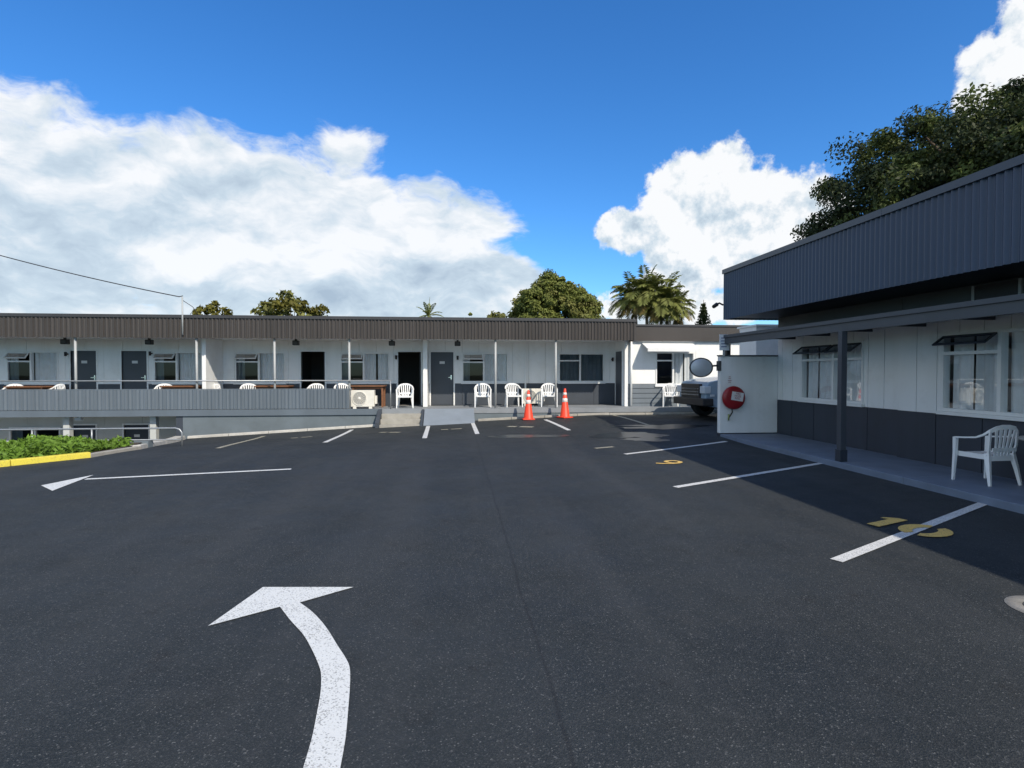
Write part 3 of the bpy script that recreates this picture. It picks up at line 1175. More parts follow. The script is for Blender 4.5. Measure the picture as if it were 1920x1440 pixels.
def window(root, pl, u0, u1, z0, z1, lites, sill=True, frame_mat='white_trim', fw=0.05, seed=0, depth=0.10, o=0.0, label=None):
    """lites: list of (ua, ub, spec); spec keys: transom z, awning bool, curtain (a,b) fractions, glass bool"""
    L0 = root.location
    mb = MB()
    pl.box(mb, u0, u0 + fw, o - depth, o + 0.02, z0, z1)
    pl.box(mb, u1 - fw, u1, o - depth, o + 0.02, z0, z1)
    pl.box(mb, u0 + fw, u1 - fw, o - depth, o + 0.02, z0, z0 + fw)
    pl.box(mb, u0 + fw, u1 - fw, o - depth, o + 0.02, z1 - fw, z1)
    w = mb.build('window', frame_mat, root, L0)
    if label:
        w['label'] = label
    if sill:
        mb = MB()
        pl.box(mb, u0 - 0.03, u1 + 0.03, o + 0.003, o + 0.065, z0 - 0.055, z0 - 0.002)
        mb.build('sill', frame_mat, w, L0)
    for k, (a, c, sp) in enumerate(lites):
        if k > 0:
            mb = MB()
            pl.box(mb, a - 0.03, a + 0.03, o - depth + 0.01, o + 0.023, z0 + fw, z1 - fw)
            mb.build('mullion', frame_mat, w, L0)
        ga, gc = a + (fw if k == 0 else 0.03), c - (fw if k == len(lites) - 1 else 0.03)
        zl1 = z1 - fw
        tz = sp.get('transom')
        if tz:
            mb = MB()
            pl.box(mb, ga, gc, o - depth + 0.01, o + 0.018, tz - 0.025, tz + 0.025)
            mb.build('transom', frame_mat, w, L0)
            zl1 = tz - 0.025
            if sp.get('awning'):
                # top-hung sash pushed open
                sw = 0.035
                H = z1 - fw - tz - 0.03
                th = sp.get('open', 0.85)
                mbs, mbg = MB(), MB()

                def P3(u, h, e):
                    return pl.pt(u, o + 0.03 + h * math.sin(th) + e * math.cos(th), z1 - fw - h * math.cos(th) + e * math.sin(th))
                for (ua, ub, h0, h1) in ((ga, ga + sw, 0, H), (gc - sw, gc, 0, H), (ga + sw, gc - sw, 0, sw), (ga + sw, gc - sw, H - sw, H)):
                    mbs.hexa([P3(ua, h0, -0.012), P3(ub, h0, -0.012), P3(ub, h1, -0.012), P3(ua, h1, -0.012)],
                             [P3(ua, h0, 0.012), P3(ub, h0, 0.012), P3(ub, h1, 0.012), P3(ua, h1, 0.012)])
                s = mbs.build('sash', sp.get('sash_mat', frame_mat), w, L0)
                mbg.quad(P3(ga + sw, sw, 0), P3(gc - sw, sw, 0), P3(gc - sw, H - sw, 0), P3(ga + sw, H - sw, 0))
                mbg.build('pane', 'glass_dark', w, L0)
            else:
                mb = MB()
                mb.quad(pl.pt(ga, o - 0.03, tz + 0.02), pl.pt(gc, o - 0.03, tz + 0.02), pl.pt(gc, o - 0.03, z1 - fw), pl.pt(ga, o - 0.03, z1 - fw))
                mb.build('pane', 'glass_dark', w, L0)
        if sp.get('glass', True):
            mb = MB()
            mb.quad(pl.pt(ga, o - 0.03, z0 + fw), pl.pt(gc, o - 0.03, z0 + fw), pl.pt(gc, o - 0.03, zl1), pl.pt(ga, o - 0.03, zl1))
            mb.build('pane', sp.get('gmat', 'glass'), w, L0)
        for q, (ca, cb) in enumerate(sp.get('curtain', [])):
            ua, ub = ga + (gc - ga) * ca, ga + (gc - ga) * cb
            curtain_mesh(pl, ua, ub, o - depth - 0.02, z0 + 0.02, z1 - 0.02, seed * 7 + k * 3 + q).build('curtain', 'curtain', w, L0)
    return w


def door(root, pl, u0, u1, z0, z1, state='closed', number=None, o=0.0, leaf='door_slate', frame='white_trim', handle_side=1):
    L0 = root.location
    fw = 0.05
    if state == 'closed':
        mb = MB()
        pl.box(mb, u0 + 0.004, u1 - 0.004, o - 0.075, o - 0.035, z0 + 0.01, z1 - 0.004)
        d = mb.build('door', leaf, root, L0)
    else:
        # leaf swung inwards against the room wall
        mb = MB()
        pl.box(mb, u1 - 0.05, u1 - 0.01, o - 0.85, o - 0.09, z0 + 0.01, z1 - 0.004)
        d = mb.build('door', leaf, root, L0)
        d['label'] = 'door standing open into the dark room'
    mb = MB()
    pl.box(mb, u0 - fw, u0, o - 0.09, o + 0.02, z0, z1 + fw)
    pl.box(mb, u1, u1 + fw, o - 0.09, o + 0.02, z0, z1 + fw)
    pl.box(mb, u0, u1, o - 0.09, o + 0.02, z1, z1 + fw)
    mb.build('door_frame', frame, d, L0)
    if state == 'closed':
        um = (u0 + u1) / 2
        mb = MB()
        pl.box(mb, um - 0.09, um + 0.09, o - 0.035, o - 0.027, z1 - 0.42, z1 - 0.33)
        mb.build('number_plate', 'number_plate', d, L0)
        hu = u1 - 0.08 if handle_side > 0 else u0 + 0.08
        mb = MB()
        pl.box(mb, hu - 0.02, hu + 0.02, o - 0.035, o - 0.028, z0 + 0.92, z0 + 1.08)
        pl.box(mb, hu - 0.10, hu + 0.01, o - 0.028, o + 0.015, z0 + 0.99, z0 + 1.01)
        mb.build('handle', 'chrome', d, L0)
    return d


# ------------------------------------------------------------------ the motel wing at the back
DK = 0.42
YF, YW = 18.2, 20.1
PB = Plane('Y', YW)
PF = Plane('Y', YF)
mo = thing('motel_wing', (0, 20, 0.0), 'long low motel wing with brown corrugated fascia and veranda across the back', 'building')
MO = mo.location


def ux(px, y=690, Y=YW):
    return at_y(px, y, Y).x


XL, XR = -19.0, 5.85
DW_, DH = 0.80, 1.90
doors = [(ux(157), 'closed', 1), (ux(252), 'closed', 1), (ux(587), 'open', 1), (ux(768), 'open', 1), (ux(829), 'closed', 1)]
wins = [(ux(12), ux(110), 0), (ux(288), ux(380), 1), (ux(440), ux(536), 2), (ux(638), ux(731), 3), (ux(866), ux(953), 4), (ux(1047), ux(1133), 5)]
Z_SILL, Z_WTOP = 1.24, 2.30
Z_WAIN = 1.20
ops = [(c - DW_ / 2, c + DW_ / 2, 0.0, DK + DH) for c, s, h in doors] + [(a, b, Z_SILL, Z_WTOP) for a, b, k in wins]
ops += [(-16.6, -15.8, 0, DK + DH), (-18.6, -17.0, Z_SILL, Z_WTOP)]
panels(mo, PB, XL, XR, Z_WAIN + 0.002, 2.72, ops, 0.6, 'wall_panel', 'white_wall', 0.12, 0.0, 0.008)
panels(mo, PB, XL, XR, DK, Z_WAIN - 0.002, ops, 1.2, 'wainscot_panel', 'slate_paint', 0.12, 0.012, 0.010)
# room shell behind the openings
b = MB()
b.box(XL, 12.2, 24.0, 24.15, -2.6, 3.25)
b.box(XL, XL + 0.12, 20.25, 24.0, -2.6, 3.25)
b.build('back_wall', 'interior', mo, MO)
b = MB()
b.box(XL, 12.0, 20.24, 24.0, 2.73, 2.8)
b.build('ceiling', 'interior', mo, MO)
b = MB()
b.box(XL, XR, 20.24, 24.0, DK - 0.12, DK + 0.004)
b.build('floor', 'interior', mo, MO)
for u in (-12.9, -6.05, -1.06, 4.0):
    b = MB()
    b.box(u - 0.05, u + 0.05, 20.24, 23.98, DK + 0.01, 2.72)
    b.build('partition', 'interior', mo, MO)
for c, s, h in doors:
    door(mo, PB, c - DW_ / 2, c + DW_ / 2, DK, DK + DH, s, None)
door(mo, PB, -16.6, -15.8, DK, DK + DH, 'closed')
for a, b_, k in wins:
    mid = a + (b_ - a) * 0.47
    if k < 5:
        l1 = dict(transom=Z_SILL + 0.72, awning=True, open=0.75, curtain=[(0.0, 0.34)], glass=True, gmat='glass_dark')
        l2 = dict(curtain=[(0.0, 1.0)] if k != 3 else [(0.0, 0.46), (0.54, 1.0)])
    else:
        l1 = dict(transom=Z_SILL + 0.78, awning=False, curtain=[(0.0, 1.0)], gmat='glass_dark')
        l2 = dict(curtain=[(0.0, 1.0)], gmat='glass_dark')
    window(mo, PB, a, b_, Z_SILL, Z_WTOP, [(a, mid, l1), (mid, b_, l2)], seed=k + 1)
window(mo, PB, -18.6, -17.0, Z_SILL, Z_WTOP, [(-18.6, -17.8, dict(curtain=[(0, 1)])), (-17.8, -17.0, dict(curtain=[(0, 1)]))], seed=19)
# corner boards between some panels
for px in (985,):
    b = MB()
    u = ux(px)
    PB.box(b, u - 0.03, u + 0.03, 0.002, 0.045, DK + 0.02, 2.72)
    b.build('conduit', 'white_trim', mo, MO)
# wing walls on the veranda
for u, y0, hw in ((-8.02, 18.75, 0.06), (-1.06, 19.2, 0.075)):
    b = MB()
    b.box(u - hw, u + hw, y0, YW - 0.02, DK + 0.004, 2.70)
    b.build('wing_wall', 'white_wall', mo, MO, bevel=0.008)
# soffit boards (lie side by side under the overhang)
k = 0
u = XL
while u < 5.9:
    b = MB()
    w = min(1.2, 5.92 - u)
    b.box(u + 0.004, u + w - 0.004, YF + 0.035, YW - 0.002, 2.705, 2.725)
    b.build('soffit_board', 'soffit_white', mo, MO)
    u += 1.2
# roof slab and parapet
b = MB()
b.box(XL - 0.1, 5.93, YF + 0.05, 24.3, 3.15, 3.28)
b.build('roof', 'fascia_cap', mo, MO)
b = MB()
b.box(XL - 0.1, 5.93, YF + 0.045, YF + 0.09, 2.728, 3.148)
b.build('fascia_backing', 'fascia_cap', mo, MO)
corrugated(mo, PF, XL - 0.1, 5.95, 2.66, 3.30, 0.0, 0.11, 0.016, 0.82, 'fascia_sheet', 'fascia_brown', 6, True)
u = XL - 0.1
while u < 5.93:
    b = MB()
    w = min(2.42, 5.97 - u)
    b.box(u + 0.002, u + w - 0.002, YF - 0.035, YF + 0.14, 3.275, 3.37)
    b.build('fascia_capping', 'fascia_cap', mo, MO)
    u += 2.42
b = MB()
b.box(5.935, 5.965, YF + 0.02, YW, 2.66, 3.28)
b.build('fascia_end', 'fascia_cap', mo, MO)

# deck and its front
b = MB()
b.box(XL, 8.7, YF, YW - 0.14, DK - 0.15, DK)
b.build('deck', 'deck_grey', mo, MO)
b = MB()
b.box(XL, -2.4, YF - 0.03, YF - 0.002, 0.245, 0.44)
b.build('deck_edge', 'balustrade_grey', mo, MO)
b = MB()
b.box(-8.43, 8.7, YF + 0.02, YF + 0.22, -0.9, DK - 0.152)
b.build('deck_wall', 'retaining_grey', mo, MO)
b = MB()
b.box(-8.63, -8.435, YF + 0.02, YW, -2.7, DK - 0.152)
b.build('end_wall', 'slate_paint', mo, MO)
# balustrade
xb1 = ux(655, 750, YF)
corrugated(mo, PF, XL, xb1, 0.455, 1.06, 0.03, 0.11, 0.013, 0.82, 'balustrade_sheet', 'balustrade_grey', 6, True)
b = MB()
b.box(XL, xb1 + 0.02, YF - 0.012, YF + 0.06, 1.062, 1.085)
b.build('balustrade_cap', 'balustrade_grey', mo, MO)
b = MB()
b.tube([(XL, YF + 0.03, 1.335), (ux(735, 714, YF), YF + 0.03, 1.335)], 0.021, 8)
b.build('handrail', 'metal_grey', mo, MO)
for px in (732,):
    x = ux(px, 714, YF)
    b = MB()
    b.tube([(x, YF + 0.03, DK), (x, YF + 0.03, 1.335)], 0.02, 8)
    b.build('handrail_post', 'metal_grey', mo, MO)
for px in (142, 369, 515, 655, 929, 1042, -60):
    x = ux(px, 690, YF + 0.12)
    b = MB()
    b.tube([(x, YF + 0.12, DK + 0.002), (x, YF + 0.12, 2.70)], 0.036, 10)
    b.build('veranda_post', 'pole_grey', mo, MO)
# veranda end wall with side door
b = MB()
b.box(5.80, 5.92, 18.92, YW + 0.1, DK + 0.002, 2.70)
b.build('side_wall', 'white_wall', mo, MO)
b = MB()
b.box(5.765, 5.797, 19.15, 19.92, DK + 0.004, DK + 1.92)
d = b.build('door', 'door_slate', mo, MO)
b = MB()
b.box(5.755, 5.796, 19.09, 19.147, DK + 0.004, DK + 1.98)
b.box(5.755, 5.796, 19.923, 19.98, DK + 0.004, DK + 1.98)
b.build('door_frame', 'white_trim', d, MO)

# steps and ramp up to the deck
sx0, sx1 = -2.36, -1.12
for k in range(3):
    b = MB()
    top = DK - 0.15 * (k + 1) + 0.01
    b.box(sx0, sx1, 18.2 - 0.25 * (k + 1) + 0.0, 18.2 - 0.25 * k - 0.002, -0.35, top)
    b.build('step', 'concrete', mo, MO, bevel=0.008)
b = MB()
b.hexa([(sx0 - 0.13, 17.45, -0.3), (sx0 - 0.01, 17.45, -0.3), (sx0 - 0.01, 18.19, -0.3), (sx0 - 0.13, 18.19, -0.3)],
       [(sx0 - 0.13, 17.45, 0.05), (sx0 - 0.01, 17.45, 0.05), (sx0 - 0.01, 18.19, 0.43), (sx0 - 0.13, 18.19, 0.43)])
b.build('step_stringer', 'slate_paint', mo, MO)
b = MB()
b.hexa([(sx1 + 0.01, 17.25, -0.3), (sx1 + 0.08, 17.25, -0.3), (sx1 + 0.08, 18.19, -0.3), (sx1 + 0.01, 18.19, -0.3)],
       [(sx1 + 0.01, 17.25, -0.05), (sx1 + 0.08, 17.25, -0.05), (sx1 + 0.08, 18.19, 0.41), (sx1 + 0.01, 18.19, 0.41)])
b.build('step_stringer', 'slate_paint', mo, MO)
rx0, rx1, ry = -1.02, 0.56, 17.35
b = MB()
b.hexa([(rx0, ry, -0.3), (rx1, ry, -0.3), (rx1, 18.195, -0.3), (rx0, 18.195, -0.3)],
       [(rx0, ry, gz(rx0, ry) + 0.012), (rx1, ry, gz(rx1, ry) + 0.012), (rx1, 18.195, DK + 0.003), (rx0, 18.195, DK + 0.003)])
b.build('ramp', 'ramp_grey', mo, MO)

# lower storey under the veranda
PLW = Plane('Y', 20.1)
lops = [(ux(135), ux(178), -2.3, -0.18), (ux(231), ux(277), -2.3, -0.18), (ux(15), ux(112), -1.4, -0.22)]
panels(mo, PLW, XL, -8.64, -2.3, DK - 0.16, lops, 1.2, 'lower_wall_panel', 'lower_wall', 0.12, 0.0, 0.008)
for a, c, z0, z1 in lops[:2]:
    door(mo, PLW, a, c, z0, z1, 'closed', leaf='slate_dark')
a, c, z0, z1 = lops[2]
window(mo, PLW, a, c, z0, z1, [(a, (a + c) / 2, dict(gmat='glass_dark', curtain=[(0, 0.4)])), ((a + c) / 2, c, dict(gmat='glass_dark'))], seed=31)
for px in (122, 285):
    x = ux(px, 800, YF + 0.2)
    b = MB()
    b.box(x - 0.09, x + 0.09, YF + 0.25, YF + 0.43, -2.3, DK - 0.155)
    b.build('lower_post', 'lower_wall', mo, MO)
b = MB()
b.box(XL, -8.64, 20.24, 24, -2.4, -2.3)
b.build('lower_floor', 'interior', mo, MO)

# sunlit block at the right end
YS = 18.9
PS = Plane('Y', YS)
wx0, wx1 = at_y(1229, 690, YS).x, at_y(1302, 690, YS).x
wz0, wz1 = at_y(1230, 722, YS).z, at_y(1230, 660, YS).z
sops = [(wx0, wx1, wz0, wz1)]
panels(mo, PS, 5.93, 12.0, Z_WAIN + 0.002, 2.74, sops, 1.2, 'wall_panel', 'white_wall', 0.1, 0.0, 0.006)
z = 0.2
i = 0
while z < Z_WAIN - 0.01:
    b = MB()
    z1 = min(z + 0.17, Z_WAIN - 0.002)
    x0, x1 = 5.93, 12.0
    b.hexa([(x0, YS - 0.030, z), (x1, YS - 0.030, z), (x1, YS + 0.08, z), (x0, YS + 0.08, z)],
           [(x0, YS - 0.008, z1 - 0.002), (x1, YS - 0.008, z1 - 0.002), (x1, YS + 0.08, z1 - 0.002), (x0, YS + 0.08, z1 - 0.002)])
    b.build('weatherboard', 'balustrade_grey', mo, MO)
    z += 0.17
window(mo, PS, wx0, wx1, wz0, wz1, [(wx0, wx0 + (wx1 - wx0) * 0.45, dict(transom=wz1 - 0.3, gmat='glass_dark')),
                                    (wx0 + (wx1 - wx0) * 0.45, wx1, dict(curtain=[(0.1, 0.55), (0.6, 1.0)]))], seed=41)
# fixed metal awning above that window
aw0, aw1 = at_y(1214, 650, 18.3).x, at_y(1312, 650, 18.3).x
b = MB()
za, zb_ = 2.62, 2.40
b.hexa([(aw0, YS - 0.62, zb_ - 0.02), (aw1, YS - 0.62, zb_ - 0.02), (aw1, YS - 0.01, za - 0.02), (aw0, YS - 0.01, za - 0.02)],
       [(aw0, YS - 0.62, zb_), (aw1, YS - 0.62, zb_), (aw1, YS - 0.01, za), (aw0, YS - 0.01, za)])
aw = b.build('window_awning', 'white_trim', mo, MO)
b = MB()
b.box(aw0, aw1, YS - 0.645, YS - 0.622, zb_ - 0.10, zb_ + 0.012)
b.build('awning_edge', 'white_trim', aw, MO)
b = MB()
b.box(5.99, 12.0, YS - 0.12, YS - 0.09, 2.68, 3.18)
b.build('fascia_board', 'fascia_brown', mo, MO)
b = MB()
b.box(5.99, 12.0, YS - 0.15, 24.1, 3.185, 3.25)
b.build('lower_roof', 'fascia_cap', mo, MO)
b = MB()
b.box(5.99, 12.0, YS - 0.088, YS + 0.0, 2.743, 2.76)
b.build('eave_lining', 'white_trim', mo, MO)
b = MB()
b.tube([(6.0, YS - 0.06, 2.7), (6.0, YS - 0.06, 0.44)], 0.04, 10)
b.build('downpipe', 'white_trim', mo, MO)
b = MB()
b.box(11.9, 12.0, YS + 0.1, 24.0, 0.0, 3.18)
b.build('side_wall', 'white_wall', mo, MO)
b = MB()
b.box(8.7, 12.0, YF + 0.3, YS + 0.1, -0.2, 0.3)
b.build('footing', 'retaining_grey', mo, MO)

# lights under the soffit and beside the doors
for i, (px, py) in enumerate(((122, 642), (280, 640), (555, 643), (735, 643), (858, 645))):
    x = at_y(px, py, 19.3).x
    t = thing('flood_light', (x, 19.3, 2.70), ['dark soffit light above the window at the far left', 'dark soffit light above the second grey door',
              'dark soffit light left of the first open doorway', 'dark soffit light left of the doorway with the single chair',
              'dark soffit light right of the plain grey door'][i], 'light', 'lights under the veranda soffit')
    MB().box(-0.10, 0.10, -0.09, 0.09, -0.20, -0.04).build('housing', 'black_plastic', t, bevel=0.02)
    MB().box(-0.03, 0.03, -0.03, 0.03, -0.04, 0.004).build('bracket', 'black_plastic', t)
    MB().box(-0.07, 0.07, -0.094, -0.0905, -0.17, -0.07).build('lens', 'dark_grey', t)
for i, (px, py) in enumerate(((125, 665), (283, 664), (743, 671), (858, 672), (1148, 675))):
    p = at_y(px, py, 20.05)
    t = thing('wall_lamp', (p.x, 20.1, p.z), ['small black wall lamp beside the leftmost grey door', 'small black wall lamp right of the second grey door',
              'small black wall lamp left of the doorway with the single chair', 'small black wall lamp right of the plain grey door',
              'small black wall lamp at the right end of the veranda'][i], 'lamp', 'small lamps beside the doors')
    MB().lathe([(0.0001, -0.05), (0.035, -0.05), (0.04, 0.09), (0.0001, 0.09)], 10, (0, -0.11, 0)).build('shade', 'black_plastic', t)
    MB().box(-0.03, 0.03, -0.075, -0.001, 0.0, 0.04).build('bracket', 'black_plastic', t)
t = thing('security_light', (at_y(150, 785, 18.6).x, 18.6, 0.27), 'small white light fixed under the balcony edge', 'light')
MB().hexa([(-0.10, -0.10, -0.16), (0.10, -0.10, -0.16), (0.10, 0.02, -0.16), (-0.10, 0.02, -0.16)],
          [(-0.04, -0.04, 0.0), (0.04, -0.04, 0.0), (0.04, 0.04, 0.0), (-0.04, 0.04, 0.0)]).build('housing', 'white_trim', t)
MB().box(-0.08, 0.08, -0.106, -0.101, -0.15, -0.08).build('lens', 'lamp_lens', t)

# service mast and overhead wire
mz = at_y(344, 557, YF).z
mast_x = at_y(344, 600, YF).x
t = thing('service_mast', (mast_x, YF - 0.06, 2.75), 'thin grey service mast on the brown fascia', 'mast')
MB().tube([(0, 0, 0), (0, 0, mz - 2.75)], 0.024, 8).build('pipe', 'pole_grey', t)
MB().tube([(-0.10, 0, mz - 2.75), (0.02, 0, mz - 2.72)], 0.014, 6).build('cleat', 'dark_grey', t)
MB().tube([(0, 0, mz - 2.85), (0.28, 0.05, mz - 3.05), (0.42, 0.12, 0.62)], 0.010, 5).build('tail_wire', 'wire_black', t)
A = Vector((mast_x - 0.08, YF - 0.06, mz))
B = at_y(0, 463, 19.6)
Cc = A + (B - A) * 2.3
pts = []
for k in range(41):
    s = k / 40
    p = A.lerp(Cc, s)
    p.z -= 0.55 * 4 * s * (1 - s) * 0.5
    pts.append(p)
b = MB()
b.tube(pts, 0.015, 6)
tag(b.build('power_wire', 'wire_black'), 'black overhead power wire running from the mast to the upper left', 'wire')
t = thing('utility_pole', (Cc.x, Cc.y, -2.7), 'timber utility pole carrying the overhead wire', 'pole')
MB().tube([(0, 0, 0), (0, 0, Cc.z + 3.6)], [0.16, 0.11], 12).build('pole', 'bark', t)
MB().box(-0.9, 0.9, -0.06, 0.06, Cc.z + 2.6, Cc.z + 2.75).build('cross_arm', 'bark', t)

# ------------------------------------------------------------------ right building
XWALL, XFAS = 7.85, 6.60
rb = thing('motel_block', (9, 5, 0.0), 'near motel block on the right with tall slate corrugated fascia', 'building')
RB = rb.location
PR = Plane('X', XWALL)
PR2 = Plane('X', XWALL - 0.07)
Y0, Y1, YST = -7.0, 13.05, 9.2
Z0R, ZW = 0.10, 0.93
w1 = (10.12, 12.10, 0.98, 2.22)
w2 = (5.4, 8.30, 0.98, 2.22)
w3 = (-1.0, 1.8, 0.98, 2.22)
d1 = (3.0, 3.85, 0.1, 2.1)
rops = [w1, w2, w3, d1]
panels(rb, PR, YST, Y1, ZW, 2.44, rops, 0.405, 'wall_board', 'white_wall', 0.08, 0.0, 0.012)
panels(rb, PR2, Y0, YST, ZW, 2.44, rops, 0.405, 'wall_board', 'white_wall', 0.08, 0.0, 0.012)
panels(rb, PR, YST, Y1, Z0R, ZW - 0.003, rops, 0.81, 'wainscot_panel', 'slate_dark', 0.08, 0.006, 0.014)
panels(rb, PR2, Y0, YST, Z0R, ZW - 0.003, rops, 0.81, 'wainscot_panel', 'slate_dark', 0.08, 0.006, 0.014)
b = MB()
b.box(XWALL - 0.075, XWALL + 0.05, YST - 0.04, YST + 0.05, Z0R, 2.44)
# lites: (from, to) along Y
window(rb, PR, *w1, lites=[(w1[0], 11.0, dict(transom=1.87, awning=True, open=0.95, curtain=[(0.12, 1.0)], sash_mat='slate_paint')),
                           (11.0, w1[1], dict(transom=1.87, awning=True, open=0.95, curtain=[(0.0, 0.55), (0.6, 0.95)], sash_mat='slate_paint'))],
       seed=51, label='white framed window with open dark awning sashes, behind the canopy post')
window(rb, PR2, *w2, lites=[(w2[0], 6.4, dict(curtain=[(0.0, 1.0)])), (6.4, 7.32, dict(curtain=[(0.0, 1.0)])),
                            (7.32, w2[1], dict(transom=1.90, awning=True, open=0.95, curtain=[(0.0, 0.5), (0.55, 0.93)], sash_mat='slate_paint'))],
       seed=61, label='wide white framed window behind the plastic chair')
window(rb, PR2, *w3, lites=[(w3[0], 0.4, dict(curtain=[(0.0, 1.0)])), (0.4, w3[1], dict(curtain=[(0.0, 1.0)]))], seed=71)
door(rb, PR2, *d1, 'closed')
# upper wall between canopy and soffit
u = Y0
while u < Y1 - 0.01:
    w = min(1.8, Y1 - u)
    b = MB()
    b.box(XWALL, XWALL + 0.08, u + 0.003, u + w - 0.003, 2.445, 2.93)
    b.build('upper_panel', 'upper_wall', rb, RB)
    u += 1.8
b = MB()
b.box(XWALL - 0.03, XWALL - 0.002, 7.12, 7.78, 2.50, 2.90)
v = b.build('clerestory_window', 'black_plastic', rb, RB)  # flat black panel standing in for a dark clerestory window
b = MB()
b.box(XWALL - 0.04, XWALL - 0.002, 7.785, 7.83, 2.48, 2.91)
b.box(XWALL - 0.04, XWALL - 0.002, 7.07, 7.115, 2.48, 2.91)
b.build('trim', 'pole_grey', v, RB)
# room shell
b = MB()
b.box(11.9, 12.0, Y0, Y1, 0, 4.0)
b.box(XWALL, 12.0, Y0 - 0.1, Y0, 0, 4.0)
b.box(XWALL + 0.09, 12.0, Y1 - 0.1, Y1, 0.0, 4.0)
b.build('wall', 'white_wall', rb, RB)
b = MB()
b.box(XWALL + 0.09, 11.9, Y0, Y1 - 0.1, 0.02, 0.12)
b.build('floor', 'interior', rb, RB)
b = MB()
b.box(XWALL + 0.09, 11.9, Y0, Y1 - 0.1, 2.5, 2.56)
b.build('ceiling', 'interior', rb, RB)
for u in (3.9, 9.35):
    b = MB()
    b.box(XWALL + 0.1, 11.9, u - 0.05, u + 0.05, 0.12, 2.5)
    b.build('partition', 'interior', rb, RB)
# tall fascia
PFX = Plane('X', XFAS)
corrugated(rb, PFX, -7.6, 13.36, 2.90, 4.06, 0.0, 0.105, 0.019, 0.84, 'fascia_sheet', 'fascia_slate', 8)
u = -7.6
while u < 13.35:
    w = min(2.62, 13.38 - u)
    b = MB()
    b.box(XFAS - 0.045, XFAS + 0.14, u + 0.002, u + w - 0.002, 4.03, 4.135)
    b.build('fascia_capping', 'fascia_slate_cap', rb, RB)
    u += 2.62
b = MB()
b.box(XFAS + 0.03, XFAS + 0.08, -7.6, 13.33, 2.93, 4.02)
b.build('fascia_backing', 'slate_dark', rb, RB)
corrugated(rb, Plane('Y', 13.345), XFAS + 0.02, 12.4, 2.90, 4.06, 0.0, 0.105, 0.012, 0.84, 'fascia_sheet', 'fascia_slate', 6)
b = MB()
b.box(XFAS + 0.085, 12.4, -7.6, 13.31, 2.935, 2.96)
b.build('soffit', 'slate_dark', rb, RB)
b = MB()
b.box(XFAS + 0.15, 12.4, -7.6, 13.3, 3.9, 4.0)
b.build('roof', 'fascia_slate_cap', rb, RB)
# lower canopy
b = MB()
b.box(6.44, 6.52, -7.2, 13.0, 2.285, 2.475)
b.build('canopy_beam', 'canopy_beam', rb, RB)
b = MB()
b.box(6.41, 6.438, -7.2, 13.02, 2.43, 2.495)
b.build('canopy_gutter', 'canopy_beam', rb, RB)
b = MB()
b.box(6.522, XWALL - 0.002, -7.2, 13.0, 2.45, 2.478)
b.build('canopy_roof', 'canopy_beam', rb, RB)
u = -7.0
while u < 12.9:
    b = MB()
    b.box(6.524, XWALL - 0.08, u, u + 0.05, 2.36, 2.448)
    b.build('canopy_rafter', 'slate_paint', rb, RB)
    u += 1.2
b = MB()
b.box(6.524, 6.56, -7.2, 12.98, 2.30, 2.447)
b.build('ceiling_batten', 'slate_paint', rb, RB)
for u in (8.82, 3.3, -2.2):
    b = MB()
    b.box(6.40, 6.50, u - 0.05, u + 0.05, 0.10, 2.285)
    b.build('canopy_post', 'slate_paint', rb, RB, bevel=0.004)
    b = MB()
    b.box(6.385, 6.515, u - 0.065, u + 0.065, 0.102, 0.30)
    b.build('post_shoe', 'slate_dark', rb, RB, bevel=0.004)
# walkway slab under the canopy
u = -7.0
root = bpy.data.objects.new('walkway', None)
COL.objects.link(root)
tag(root, 'blue grey painted concrete walkway under the right canopy', None, None, 'structure')
while u < 12.95:
    b = MB()
    w = min(2.4, 13.0 - u)
    b.box(6.36, XWALL + 0.05, u + 0.003, u + w - 0.003, -0.3, 0.1)
    b.build('walkway_slab', 'walkway_blue', root, bevel=0.008)
    u += 2.4
# low white box annex behind the hose reel wall
an = thing('annex', (9.6, 14.9, 0), 'small white annex wall glimpsed above the hose reel wall', 'building')
b = MB()
ax = at_y(1418, 640, 14.4).x
b.box(ax, 11.6, 14.4, 15.3, -0.1, 2.84)
b.build('wall', 'white_wall', an, an.location)
b = MB()
b.box(ax - 0.03, 11.7, 14.36, 15.4, 2.842, 2.89)
b.build('roof', 'white_trim', an, an.location)

# hose reel wall
nb = thing('screen_wall', (7.1, 13.1, 0), 'low white screen wall carrying the red fire hose reel', 'wall')
nx0, nx1 = 6.37, 7.84
b = MB()
b.box(nx0, nx1, 13.03, 13.17, 0.12, 1.985)
b.build('wall', 'white_wall', nb, nb.location, bevel=0.006)
b = MB()
b.box(nx0 - 0.015, nx1, 13.015, 13.185, 1.987, 2.02)
b.build('capping', 'canopy_beam', nb, nb.location)
b = MB()
b.box(nx0 + 0.42, nx1, 13.045, 13.155, -0.05, 0.118)
b.box(nx0 + 0.0, nx0 + 0.415, 13.032, 13.168, -0.05, 0.118)
b.build('footing', 'slate_dark', nb, nb.location)
b = MB()
b.box(nx0 + 0.17, nx0 + 0.27, 13.05, 13.15, 2.022, 2.285)
b.build('post', 'black_plastic', nb, nb.location)

